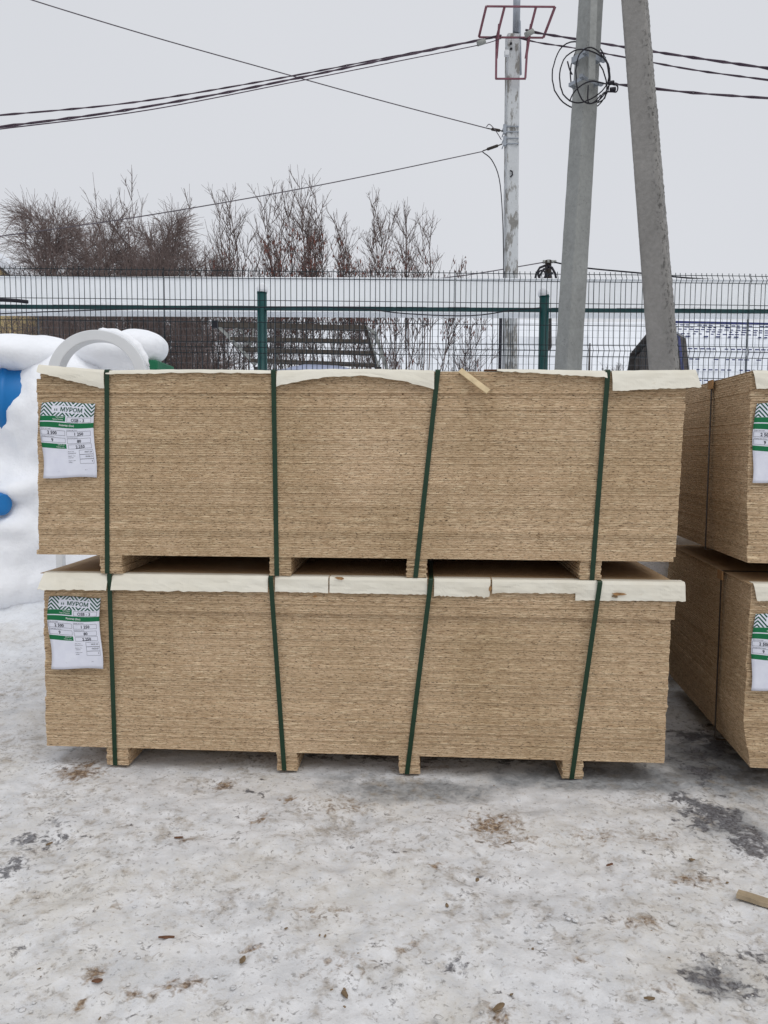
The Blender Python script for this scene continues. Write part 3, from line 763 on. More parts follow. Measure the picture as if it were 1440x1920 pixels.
def cable(name, pts, r, mat, label, cat='cable', group=None, twist=0, n=6, parent=None, step=None):
    """smooth cable through the points (Catmull-Rom); twist = number of strands"""
    P = [Vector(p) for p in pts]; Q = []
    Pp = [P[0] * 2 - P[1]] + P + [P[-1] * 2 - P[-2]]
    for i in range(1, len(Pp) - 2):
        L = (Pp[i+1] - Pp[i]).length; k = max(4, int(L / (step or 0.18)))
        for j in range(k):
            t = j / k; a, b, c, d = Pp[i-1], Pp[i], Pp[i+1], Pp[i+2]
            Q.append(0.5 * ((2*b) + (c - a)*t + (2*a - 5*b + 4*c - d)*t*t + (3*b - a - 3*c + d)*t*t*t))
    Q.append(P[-1]); m = MB()
    if twist:
        for s_ in range(twist):
            R_ = []
            acc = 0
            for i, q in enumerate(Q):
                if i: acc += (Q[i] - Q[i-1]).length
                t = (Q[min(i+1, len(Q)-1)] - Q[max(i-1, 0)]).normalized(); x = t.cross(Vector((0, 0, 1))).normalized(); y = x.cross(t)
                ph = acc * 2 * math.pi / 0.62 + 2 * math.pi * s_ / twist
                R_.append(q + (x * math.cos(ph) + y * math.sin(ph)) * r * 1.05)
            m.tube(R_, r, n)
    else: m.tube(Q, r, n)
    o = m.build(name, M[mat], parent, True)
    if not parent: tag(o, label, cat, group)
    return o
cable('black_hose', [at(-40, 561, 7.93), at(20, 563, 7.93), at(52, 566, 7.93)], .020, 'black_cable', 'short black hose end lying on the fence rail at far left', 'hose')
cable('thin_cable', [at(-40, 590, 7.9), at(160, 582, 7.9), at(420, 577, 7.9), at(640, 576, 7.9), at(760, 588, 7.9), at(880, 592, 7.9), at(960, 582, 7.9), at(1015, 577, 7.9)], .006, 'black_cable', 'thin black cable strung loosely along the fence rail')

# older, finer mesh behind
def old_fence():
    Y = 9.9; root = empty('old_mesh_fence', (0, Y, 0)); tag(root, 'older fine grey mesh fence standing farther back below the white band', 'fence')
    zt = at(720, 592, Y).z
    for k in range(5):
        x0 = -7.4 + 3.0 * k; x1 = x0 + 2.97; m = MB(); r_ = random.Random(k)
        for i in range(24): 
            z = zt - i * .085; m.tube([(x0, 0, z), (x0 + 1.5, 0.01, z - .008 * r_.random()), (x1, 0, z)], .0017, 3)
        for i in range(31):
            x = x0 + (x1 - x0) * i / 30; m.tube([(x, .004, zt), (x + r_.gauss(0, .004), .004, zt - 2.0)], .0014, 3)
        tag(m.build('wire_panel', M['old_wire'], root), kind='stuff')
    for k in range(6):
        x = -7.4 + 3.0 * k; MB().tube([(x, .03, -.4), (x, .03, zt - .02)], .006, 6).build('post', M['old_wire'], root)
old_fence()

# ------------------------------------------------------------------ long white duct behind the fence
def duct():
    Y = 9.2; root = empty('white_duct', (0, Y, 0), -0.004); tag(root, 'long white sheet metal duct running level behind the mesh fence', 'duct')
    zt = at(720, 521, Y).z; zb = at(720, 586, Y).z; x = -7.0; k = 0
    while x < 7.2:
        w = 2.36; m = MB()
        m.box(x + .0015, x + w - .0015, 0.0, .34, zb + .035, zt - .012)
        m.box(x + .0015, x + w - .0015, -.018, .358, zt - .012, zt)                 # folded top lip
        m.box(x + .0015, x + w - .0015, -.010, .35, zb, zb + .034)                  # lower lip
        bevel(m.build('panel', M['white_sheet_metal'], root), .003); x += w; k += 1
    for px in (490, 1022):
        xx = at(px, 640, Y + .15).x; MB().box(xx - .03, xx + .03, .14, .20, -.3, zb - .002).build('leg', M['galvanised'], root)
duct()

# ------------------------------------------------------------------ concrete poles
def loft_pole(name, parent, mat, a, b, w0, w1, d0, d1, rough=0.0, rot=0.0, nsec=60, seed=0, chamfer=.22, pitted=None):
    """tapered chamfered shaft from a (bottom) to b (top)"""
    a, b = Vector(a), Vector(b); t = (b - a).normalized(); y = Vector((0, 1, 0)); y = (y - t * y.dot(t)).normalized(); x = y.cross(t).normalized()
    x, y = x * math.cos(rot) + y * math.sin(rot), y * math.cos(rot) - x * math.sin(rot)
    c = chamfer; sec = [(-1, -1 + c), (-1 + c, -1), (1 - c, -1), (1, -1 + c), (1, 1 - c), (1 - c, 1), (-1 + c, 1), (-1, 1 - c)]
    per = []
    for i in range(8):
        p, q = Vector(sec[i]), Vector(sec[(i+1) % 8]); nn = 1 if (q - p).length < .8 * c * 2 else 7
        nn = 3 if (q - p).length < .6 else 8
        for k in range(nn): per.append(p + (q - p) * k / nn)
    n = len(per); V = []
    for i in range(nsec + 1):
        s_ = i / nsec; w = (w0 + (w1 - w0) * s_) / 2; d = (d0 + (d1 - d0) * s_) / 2; o = a + (b - a) * s_
        for p in per: V.append(o + x * p.x * w + y * p.y * d)
    V = np.array([tuple(v) for v in V])
    if rough:
        ctr = np.repeat(np.array([tuple(a + (b - a) * (i / nsec)) for i in range(nsec + 1)]), n, axis=0)
        dr = V - ctr; dr /= np.linalg.norm(dr, axis=1, keepdims=True)
        wgt = np.ones(len(V))
        if pitted: wgt = 1 / (1 + np.exp(-(dr[:, 0] - dr[:, 1] * .0 - 0.12) / .10))
        nz = fbm(V[:,0]*55 + seed, V[:,1]*55, V[:,2]*55, 2); V = V + dr * (rough * (0.25 + wgt) * nz)[:, None]
    i = np.arange((nsec + 1) * n).reshape(nsec + 1, n); j = np.roll(i, -1, axis=1)
    Fq = np.stack([i[:-1].ravel(), j[:-1].ravel(), j[1:].ravel(), i[1:].ravel()], 1)
    me = fast_mesh(name, V, Fq)
    if rough:
        q_ = me.attributes.new('pitted', 'FLOAT', 'POINT'); q_.data.foreach_set('value', wgt.astype(np.float32))
    o = link(name, me, M[mat], parent); return o
# leaning post with coil of cable (P2) and its brace (P3)
PY = 6.9
p2 = empty('concrete_pole', at(1061, 700, PY)); p2.location.z = 0; tag(p2, 'grey concrete utility pole leaning right with a coil of black cable around it', 'utility pole')
def rel(o, v): return Vector(v) - o.location
A2, B2 = at(1046, 1000, PY), at(1118, -160, PY + .1)
A2 = A2 + (A2 - B2).normalized() * 1.0
loft_pole('shaft', p2, 'pole_concrete', rel(p2, A2), rel(p2, B2), .205, .158, .175, .135, .002, 0.60, 90, 1, .07)
def band(parent, c, w, d, h, mat='galvanised', rot=0.60, tiltv=None):
    m = MB(); c = Vector(c); x = Vector((math.cos(rot), math.sin(rot), 0)); y = Vector((-math.sin(rot), math.cos(rot), 0))
    for sx, sy, ax_, ln in ((0, -1, x, w), (0, 1, x, w), (-1, 0, y, d), (1, 0, y, d)):
        o = c + x * sx * w/2 + y * sy * d/2; m.bar(o - ax_ * (ln/2 + .003), o + ax_ * (ln/2 + .003), .005, h)
    for sx in (-1, 1): m.bar(c + x * sx * (w/2 + .0) - y * (d/2), c + x * sx * (w/2 + .045) - y * (d/2 + .01), .03, h * .8)
    return m.build('clamp', M[mat], parent)
band(p2, rel(p2, at(1099, 112, PY)), .182, .158, .05); band(p2, rel(p2, at(1094, 158, PY)), .185, .16, .03)
MB().bar(rel(p2, at(1109, 150, PY - .19)), rel(p2, at(1117, -120, PY - .13)), .055, .02).build('batten', M['pole_concrete'], p2)
# coil
def coil():
    root = empty('cable_coil', at(1090, 145, PY)); tag(root, 'coil of black cable looped around the leaning concrete pole', 'cable')
    r_ = random.Random(9); o = root.location
    loops = [(1085, 145, 49, 64, -.1), (1094, 142, 43, 54, .3), (1106, 138, 38, 56, -.2), (1110, 142, 33, 50, .08)]
    for k, (cx, cy, rx, ry, tl) in enumerate(loops):
        pts = []
        for i in range(40):
            a = 2 * math.pi * i / 40; wb = 1 + .07 * math.sin(2 * a + k * 1.9) + .05 * math.sin(3 * a + k * 2.7); ex = math.cos(a) * rx * wb; ey = math.sin(a) * ry * wb
            px = cx + ex * math.cos(tl) - ey * math.sin(tl) + r_.gauss(0, .5); py = cy + ex * math.sin(tl) + ey * math.cos(tl)
            pts.append(at(px, py, PY + (.19 if k in (0, 2) else -.19 - .012 * k)) - o)
        m = MB(); m.tube(pts, .0058, 6, closed=True); m.build('loop', M['black_cable'], root, True)
    for pts in ([(1068, 190), (1075, 175), (1090, 160), (1110, 152), (1135, 157), (1150, 157)], [(1103, 160), (1102, 188), (1108, 194), (1118, 188), (1126, 178)], [(1150, 157), (1158, 162), (1156, 172), (1146, 172), (1132, 174), (1122, 190)], [(1064, 115), (1068, 130), (1073, 140)]):
        cable('tail', [at(a, b, PY - .24) - o for a, b in pts], .006, 'black_cable', '', parent=root, step=.05)
    for (a, b) in ((1146, 156), (1149, 168)): 
        c = at(a, b, PY - .24) - o; MB().tube([c + Vector((-.022, 0, 0)), c + Vector((.022, 0, .006))], .018, 8).build('wire_clip', M['black_cable'], root)
coil()
p3 = empty('brace_pole', at(1244, 700, 6.5)); p3.location.z = 0; tag(p3, 'rough pitted concrete brace pole leaning left, right of the coil', 'utility pole')
A3, B3 = at(1270, 1000, 6.45), at(1177, -160, 6.8); A3 = A3 + (A3 - B3).normalized() * 1.0
loft_pole('shaft', p3, 'rough_concrete', rel(p3, A3), rel(p3, B3), .240, .178, .205, .150, .006, -0.55, 300, 5, .09, 'right')

# thin painted pole with bracket frame (P1)
QY = 10.8
p1 = empty('painted_pole', at(957, 700, QY)); p1.location.z = 0; tag(p1, 'slim white painted concrete pole with reddish steel bracket frame on top', 'utility pole')
A1, B1 = at(953, 1000, QY), at(961, 68, QY); A1 = A1 + (A1 - B1).normalized() * 1.0
loft_pole('shaft', p1, 'painted_concrete', rel(p1, A1), rel(p1, B1), .178, .165, .16, .15, .002, 0.12, 60, 3, .1)
MB().tube([rel(p1, at(968, 62, QY - .02)), rel(p1, at(970, -60, QY - .02))], .048, 14).build('steel_pipe', M['galvanised'], p1, True)
MB().tube([rel(p1, at(968, 140, QY)) + Vector((.045, 0, 0)), rel(p1, at(968, 40, QY)) + Vector((.03, 0, 0))], .03, 10).build('pipe_sleeve', M['galvanised'], p1, True)
fr = empty('bracket_frame', (0, 0, 0), 0, p1)
def fb(a, b, ya=-.14, yb=-.14): MB().angle_bar(rel(p1, at(a[0], a[1], QY + ya)), rel(p1, at(b[0], b[1], QY + yb)), .026, .005).build('bar', M['red_primer'], fr)
fb((912, 11), (1041, 12), -.45, -.45); fb((898, 69), (1019, 70), -.15, -.15); fb((912, 11), (898, 69), -.45, -.15); fb((1041, 12), (1019, 70), -.45, -.15)
fb((946, 13), (931, 72), -.45, -.13); fb((1005, 13), (990, 72), -.45, -.13); fb((931, 70), (930, 147)); fb((990, 66), (985, 147)); fb((929, 147), (986, 147))
fb((936, 45), (931, 110), -.2, -.12); fb((996, 45), (986, 110), -.2, -.12)
for (cx_, cy_) in ((957, 242), (957, 252), (957, 264), (957, 274)):
    c = rel(p1, at(cx_, cy_, QY)); m = MB(); m.bar(c + Vector((-.10, -.09, 0)), c + Vector((.09, -.09, 0)), .012, .012); m.bar(c + Vector((-.10, -.09, 0)), c + Vector((-.10, .09, 0)), .012, .012); m.bar(c + Vector((.09, -.09, 0)), c + Vector((.09, .09, 0)), .012, .012); m.build('clamp', M['galvanised'], p1)
for cy_ in (247, 269):
    c = rel(p1, at(946, cy_, QY)); MB().box(c.x - .03, c.x + .01, -.10, -.06, c.z - .06, c.z + .06).build('clamp_plate', M['galvanised'], p1)
c = rel(p1, at(950, 100, QY - .12)); bevel(MB().box(c.x - .03, c.x + .03, c.y - .03, c.y + .03, c.z - .035, c.z + .035).build('junction_box', M['white_plastic'], p1), .008)
m = MB(); m.tube([rel(p1, at(a, b, QY - .10)) for a, b in ((956, 320), (960, 321), (961, 328), (957, 332))], .010, 6); m.build('hook', M['black_cable'], p1, True)
for cy_ in (82, 92): c = rel(p1, at(958, cy_, QY - .085)); MB().tube([c, c + Vector((0, -.012, 0))], .016, 10).build('bolt', M['black_cable'], p1)
m = MB(); m.box(-.02, .02, -.02, .02, -2.0, 0); o = m.build('conduit', M['black_cable'], p1); o.location = rel(p1, at(940, 528, QY - .1))

# ------------------------------------------------------------------ overhead cables
def span(name, pts, r, mat, label, twist=0, n=6): return cable(name, [at(*p) for p in pts], r, mat, label, 'cable', 'overhead cables', twist, n)
span('overhead_cable', [(-40, -36, 9.0), (60, 0, 9.2), (280, 67, 9.6), (500, 129, 10.0), (720, 190, 10.4), (915, 241, 10.75)], .0065, 'grey_cable', 'thin wire running from the top left corner down to the slim painted pole')
span('overhead_cable', [(-60, 452, 8.6), (0, 443, 8.7), (250, 408, 9.3), (520, 362, 9.9), (720, 323, 10.4), (905, 284, 10.75)], .0065, 'grey_cable', 'lowest thin wire rising from the left edge above the bushes to the slim painted pole')
span('overhead_cable', [(-60, 220, 8.0), (0, 216, 8.2), (250, 192, 8.9), (500, 151, 9.6), (700, 113, 10.1), (912, 72, 10.65)], .006, 'violet_cable', 'uppermost of the three cables sweeping from the left edge to the bracket frame', 2)
span('overhead_cable', [(-60, 247, 8.0), (0, 238, 8.2), (200, 212, 8.8), (400, 178, 9.3), (560, 146, 9.7), (750, 106, 10.2), (905, 74, 10.6), (940, 66, 10.65)], .008, 'violet_cable', 'middle, thickest twisted cable sweeping from the left edge to the bracket frame', 2)
span('overhead_cable', [(-60, 250, 7.6), (0, 242, 7.8), (280, 206, 8.6), (560, 152, 9.6), (760, 112, 10.1), (900, 84, 10.5), (940, 72, 10.6)], .006, 'violet_cable', 'lowest, thinnest of the three cables sweeping from the left edge to the bracket frame')
span('overhead_cable', [(985, 56, 10.65), (1010, 62, 10.6), (1078, 73, 10.2), (1175, 89, 9.6), (1300, 108, 9.0), (1440, 128, 8.4), (1520, 139, 8.0)], .0085, 'violet_cable', 'uppermost twisted cable leaving the bracket frame to the right edge', 2)
span('overhead_cable', [(970, 70, 10.65), (1010, 80, 10.6), (1070, 89, 10.2), (1175, 108, 9.6), (1300, 131, 9.0), (1440, 150, 8.4), (1520, 161, 8.0)], .006, 'violet_cable', 'second cable leaving the bracket frame to the right edge', 2)
span('overhead_cable', [(1148, 157, 6.66), (1175, 160, 6.95), (1300, 174, 7.1), (1440, 184, 7.2), (1520, 189, 7.2)], .0065, 'violet_cable', 'lowest cable leaving the coil on the leaning pole to the right edge', 2)
span('guy_wire', [(905, 285, 10.72), (922, 300, 10.72), (936, 335, 10.68), (942, 400, 10.68), (944, 480, 10.68), (944, 530, 10.68)], .007, 'black_cable', 'slack wire hanging down along the left side of the slim painted pole')
span('guy_wire', [(912, 238, 10.72), (918, 233, 10.72), (930, 246, 10.7), (940, 262, 10.7)], .006, 'grey_cable', 'short looped wire at the upper clamp of the slim painted pole')
def spring(a, b, label):
    m = MB(); m.tube([a, a + (b-a)*.2, a + (b-a)*.25, a + (b-a)*.75, a + (b-a)*.8, b], [.008, .008, .02, .02, .008, .008], 8); tag(m.build('cable_clamp', M['rusty_steel'], None, True), label, 'clamp', 'tension clamps')
spring(at(905, 283, 10.75), at(942, 270, 10.72), 'dark tension clamp joining the lowest left wire to the slim pole'); spring(at(915, 241, 10.75), at(944, 246, 10.72), 'tension clamp joining the thin top left wire to the slim pole')
for (a, b, l) in (((985, 66), (1000, 58), 'pale connector sleeve where the upper right cable meets the bracket frame'), ((895, 82), (910, 77), 'pale connector sleeve on the cables left of the bracket frame')):
    A, B = at(a[0], a[1], 10.5), at(b[0], b[1], 10.5); m = MB(); m.tube([A, B], .035, 8); tag(m.build('cable_connector', M['pale_steel'], None, True), l, 'connector')

# ------------------------------------------------------------------ snow bank and things in it
def blob_mesh(name, blobs, voxel=0.035, smooth=14, disp=0.05, mat='fresh_snow', seed=0, freq=2.2):
    m = MB(); n, k = 20, 12
    for (c, r) in blobs:
        vs = [(c[0], c[1], c[2] + r[2])]
        for j in range(1, k):
            th = math.pi * j / k
            for i in range(n):
                ph = 2 * math.pi * i / n; vs.append((c[0] + r[0]*math.sin(th)*math.cos(ph), c[1] + r[1]*math.sin(th)*math.sin(ph), c[2] + r[2]*math.cos(th)))
        vs.append((c[0], c[1], c[2] - r[2])); fs = [(0, 1 + i, 1 + (i+1) % n) for i in range(n)]
        for j in range(k - 2): fs += [(1+j*n+i, 1+(j+1)*n+i, 1+(j+1)*n+(i+1) % n, 1+j*n+(i+1) % n) for i in range(n)]
        b = 1 + (k-2)*n; fs += [(b+i, len(vs)-1, b+(i+1) % n) for i in range(n)]
        m.add(vs, fs)
    me0 = bpy.data.meshes.new('tmp'); me0.from_pydata(m.v, [], m.f); o = bpy.data.objects.new('tmp', me0); COL.objects.link(o)
    q = o.modifiers.new('r', 'REMESH'); q.mode = 'VOXEL'; q.voxel_size = voxel
    s_ = o.modifiers.new('s', 'SMOOTH'); s_.iterations = smooth; s_.factor = 0.5
    dg = bpy.context.evaluated_depsgraph_get(); me = bpy.data.meshes.new_from_object(o.evaluated_get(dg)); bpy.data.objects.remove(o)
    V = np.empty(len(me.vertices) * 3, np.float32); me.vertices.foreach_get('co', V); V = V.reshape(-1, 3)
    N = np.empty(len(me.vertices) * 3, np.float32); me.vertices.foreach_get('normal', N); N = N.reshape(-1, 3)
    d = disp * fbm(V[:,0]*freq + seed, V[:,1]*freq, V[:,2]*freq, 3) + disp * .22 * fbm(V[:,0]*freq*5, V[:,1]*freq*5, V[:,2]*freq*5 + 3, 2)
    V = V + N * d[:, None]; me.vertices.foreach_set('co', V.astype(np.float32).ravel()); me.update(); me.name = name; me.materials.clear()
    return link(name, me, M[mat], None, True)
def bp(px, py, Y, rx, ry, rz): p = at(px, py, Y); return ((p.x, p.y, p.z), (rx, ry, rz))
sb = blob_mesh('snow_bank_and_blocker', [
    bp(120, 790, 5.75, .52, .45, .55), bp(80, 930, 5.85, .62, .55, .55), bp(50, 1010, 5.9, .9, .75, .45), bp(10, 1070, 5.9, 1.1, .8, .36),
    bp(60, 720, 5.9, .30, .40, .30), bp(40, 915, 5.38, .16, .2, .09), bp(30, 992, 5.36, .22, .2, .12), bp(200, 900, 5.9, .7, .5, .8), bp(-140, 1010, 5.9, .9, .8, .42), bp(-200, 860, 6.3, .7, .5, .9), bp(330, 1040, 6.0, 1.2, .8, .5)] + [((x, y, .35), (.5, .44, rz)) for x, y, rz in ((-.75, 4.86, .72), (-.2, 4.82, .75), (.4, 4.80, .85), (1.0, 4.76, 1.08), (1.45, 4.70, 1.12), (1.9, 4.68, 1.12), (2.4, 4.66, 1.1))],  # last row of blobs: added ridge hidden behind the bundles, blocks light through gaps
    .035, 11, .055, seed=3, freq=2.0)
tag(sb, 'big smooth bank of fresh snow heaped left of the bundles, with an added unseen ridge behind them blocking light', 'snow bank', kind='stuff')
cap1 = blob_mesh('snow_cap', [bp(-60, 672, 5.6, .42, .42, .15), bp(30, 668, 5.65, .36, .40, .15), bp(90, 672, 5.8, .30, .35, .14), bp(-170, 690, 5.7, .5, .45, .2)], .03, 8, .025, seed=8)
tag(cap1, 'thick rounded snow cap over the blue drum at the left edge', 'snow', kind='stuff')
cap2 = blob_mesh('snow_cap', [bp(215, 660, 5.75, .30, .30, .125), bp(262, 652, 5.75, .20, .26, .13), bp(165, 680, 5.85, .3, .3, .13), bp(240, 690, 5.8, .2, .25, .08)], .025, 7, .018, seed=12)
tag(cap2, 'snow pillow behind the white arch, overhanging the green panel', 'snow', kind='stuff')
# blue drum lying on its side under the snow
def drum(name, c, ax_, r, L, label, ribs=3):
    root = empty(name, c); tag(root, label, 'drum'); ax_ = Vector(ax_).normalized(); m = MB(); pts = []; rs = []
    prof = [(-.5, .0), (-.5, .82), (-.485, .93), (-.46, .985), (-.3, 1.0), (-.29, 1.05), (-.25, 1.05), (-.24, 1.0), (-.02, 1.0), (-.01, 1.05), (.03, 1.05), (.04, 1.0), (.25, 1.0), (.26, 1.05), (.30, 1.05), (.31, 1.0), (.46, .985), (.485, .93), (.5, .82), (.5, 0.0)]
    m.tube([ax_ * (L * a) for a, b in prof], [max(.001, r * b) for a, b in prof], 32); m.build('body', M['blue_plastic'], root, True)
    e = ax_ * (L * .5); x = ax_.orthogonal().normalized() * r * .5
    if not ribs: return root
    MB().tube([e + x, e + x + ax_ * .03], r * .16, 14).build('bung', M['blue_plastic'], root, True)
    MB().tube([e - x, e - x + ax_ * .025], r * .10, 12).build('bung', M['blue_plastic'], root, True)
    return root
drum('plastic_drum', at(-48, 755, 5.55), (1, .25, 0), .29, .86, 'large blue plastic drum lying under snow at the left edge')
drum('small_drum', at(-14, 943, 5.22), (1, -.5, -.1), .075, .22, 'small rounded blue plastic canister poking out of the snow, lower left', 0)
# white arch with straight legs
def arch():
    Y = 4.98; c = at(181, 706, Y); root = empty('white_arch', (c.x, c.y, 0)); tag(root, 'white plastic arch rising out of the snow behind the upper bundle', 'arch')
    r0, r1, d = .246, .318, .11; n = 40; vs = []
    z0 = c.z
    for i in range(n + 1):
        a = math.pi * i / n
        for r, y in ((r0, 0), (r1, 0), (r1, d), (r0, d)): vs.append((-math.cos(a) * r, y, z0 + math.sin(a) * r * .93))
    fs = [(i*4+k, i*4+(k+1) % 4, (i+1)*4+(k+1) % 4, (i+1)*4+k) for i in range(n) for k in range(4)]
    m = MB(); m.add(vs, fs); bevel(m.build('bow', M['white_plastic'], root), .006)
    for s_ in (-1, 1): 
        x = s_ * (r0 + r1) / 2; bevel(MB().box(x - .024, x + .020, .02, d - .03, -.1, z0 - .001).build('leg', M['white_plastic'], root), .006)
    # thin snow line on its right shoulder
    pts = []; 
    for i in range(16):
        a = math.pi * (.50 + .42 * i / 15); pts.append(Vector((-math.cos(a) * (r1 + .004), d * .55, z0 + math.sin(a) * (r1 + .004) * .93)))
    m = MB(); m.tube(pts, [.012 + .022 * math.sin(math.pi * i / 15) + .004 * math.sin(i * 2.1) for i in range(16)], 10); m.build('snow_line', M['fresh_snow'], root, True)
arch()
pg = at(268, 684, 5.75); m = MB(); m.box(pg.x + .05, pg.x + .15, pg.y - .15, pg.y + .3, pg.z - .05, pg.z + .02)
gp = bevel(m.build('green_panel', M['green_plastic']), .012); tag(gp, 'green plastic panel edge showing under the snow pillow', 'panel')

# ------------------------------------------------------------------ steel truss frame and tarp beyond the fence
def truss():
    Y = 12.4; root = empty('steel_frame', (at(560, 700, Y).x, Y, 0)); tag(root, 'dark steel truss frame with long beams standing beyond the fence', 'steel frame')
    P = lambda px, py, dy=0: at(px, py, Y + dy) - root.location
    for (a, b, w) in (((405, 609), (684, 615), .075), ((432, 635), (690, 640), .055), ((455, 655), (696, 662), .055), ((470, 676), (702, 684), .055)):
        MB().bar(P(*a), P(*b), w, w).build('beam', M['brown_steel'], root)
        MB().bar(P(*a, .55) + Vector((0, 0, -.02)), P(*b, .55) + Vector((0, 0, -.02)), w * .8, w * .8).build('beam', M['brown_steel'], root)
    for (a, b, dy, mt, w) in (((407, 609), (480, 684), 0, 'pale_steel', .05), ((407, 609), (478, 684), .5, 'rusty_steel', .05), ((684, 612), (706, 693), 0, 'rusty_steel', .05), ((704, 626), (726, 694), .1, 'pale_steel', .05), ((684, 612), (706, 626), .05, 'pale_steel', .045),
                          ((436, 634), (452, 618), .1, 'pale_steel', .02), ((452, 618), (470, 650), .15, 'pale_steel', .02), ((428, 628), (448, 612), .2, 'pale_steel', .02), ((470, 650), (476, 614), .2, 'pale_steel', .02), ((446, 650), (475, 640), .3, 'pale_steel', .02),
                          ((688, 620), (707, 640), .08, 'pale_steel', .02), ((707, 640), (694, 655), .08, 'pale_steel', .02), ((694, 655), (715, 668), .08, 'pale_steel', .02), ((715, 668), (704, 690), .08, 'pale_steel', .02), ((690, 625), (712, 694), .3, 'pale_steel', .03), ((513, 690), (519, 662), .2, 'pale_steel', .02), ((519, 662), (528, 690), .2, 'pale_steel', .02)):
        MB().bar(P(*a, dy), P(*b, dy), w, w).build('brace', M[mt], root)
    for px, dy in ((480, 0), (708, 0), (480, .5), (712, .5)):
        p = P(px, 688, dy); MB().box(p.x - .03, p.x + .03, p.y - .03, p.y + .03, -.2, p.z).build('leg', M['rusty_steel'], root)
    MB().box(P(405, 609).x - .06, P(405, 609).x + .03, -.05, .05, P(405, 609).z - .05, P(405, 609).z + .06).build('beam_end', M['black_cable'], root)
truss()
tp = blob_mesh('covered_heap', [bp(595, 712, 12.0, .78, .5, .22), bp(520, 715, 12.0, .4, .4, .18), bp(650, 715, 12.0, .35, .4, .18), bp(580, 760, 12.0, .8, .5, .5)], .05, 6, .02, 'tarp', 4)
tag(tp, 'heap under a pale bluish tarpaulin below the steel frame', 'tarpaulin')

# ------------------------------------------------------------------ trees and bushes (bare, winter)
def tubes(polys, sides=3):
    Vs, Fs, b = [], [], 0
    ang = np.arange(sides) * 2 * np.pi / sides; ca, sa = np.cos(ang), np.sin(ang)
    for P, R in polys:
        P = np.asarray(P, float); R = np.asarray(R, float); n = len(P)
        T = np.gradient(P, axis=0); T /= np.linalg.norm(T, axis=1, keepdims=True) + 1e-9
        ref = np.array([0.31, 0.77, 0.1]); X = np.cross(T, ref); X /= np.linalg.norm(X, axis=1, keepdims=True) + 1e-9; Yv = np.cross(X, T)
        V = P[:, None, :] + (X[:, None, :] * ca[None, :, None] + Yv[:, None, :] * sa[None, :, None]) * R[:, None, None]
        Vs.append(V.reshape(-1, 3)); i = b + np.arange(n * sides).reshape(n, sides); j = np.roll(i, -1, axis=1)
        Fs.append(np.stack([i[:-1].ravel(), j[:-1].ravel(), j[1:].ravel(), i[1:].ravel()], 1)); b += n * sides
    return np.concatenate(Vs), np.concatenate(Fs)
def path(r, p, d, L, n, wob, up=0.0, droop=0.0):
    pts = [np.array(p, float)]; d = np.array(d, float); d /= np.linalg.norm(d); s = L / n
    for i in range(n):
        d = d + r.normal(0, wob, 3) + np.array([0, 0, up - droop * (i / n)]); d /= np.linalg.norm(d); pts.append(pts[-1] + d * s)
    return np.array(pts)
def side_dir(r, t, ang):
    a = r.normal(size=3); a -= t * a.dot(t); a /= np.linalg.norm(a); return t * math.cos(ang) + a * math.sin(ang)
def put_tree(name, base, trunk, crown, seeds, label, cat, group, mt, mc):
    root = empty(name, base); tag(root, label, cat, group)
    V, Fq = tubes(trunk, 6); link('trunk', fast_mesh('trunk', V, Fq), M[mt], root, True)
    V, Fq = tubes(crown, 3); link('crown', fast_mesh('crown', V, Fq), M[mc], root)
    if seeds:
        S = np.array(seeds); n = len(S); rr = np.random.RandomState(n); a = rr.uniform(0, 6.28, n); w = rr.uniform(.009, .018, n); h = rr.uniform(.05, .11, n)
        X = np.stack([np.cos(a) * w, np.sin(a) * w, 0 * a], 1); D = np.stack([rr.normal(0, .01, n), rr.normal(0, .01, n), -h], 1)
        V = np.stack([S, S + D * .6 - X, S + D, S + D * .6 + X], 1).reshape(-1, 3); Fq = np.arange(n * 4).reshape(n, 4)
        tag(link('seed_clusters', fast_mesh('seed_clusters', V, Fq), M['seed_brown'], root), kind='stuff')
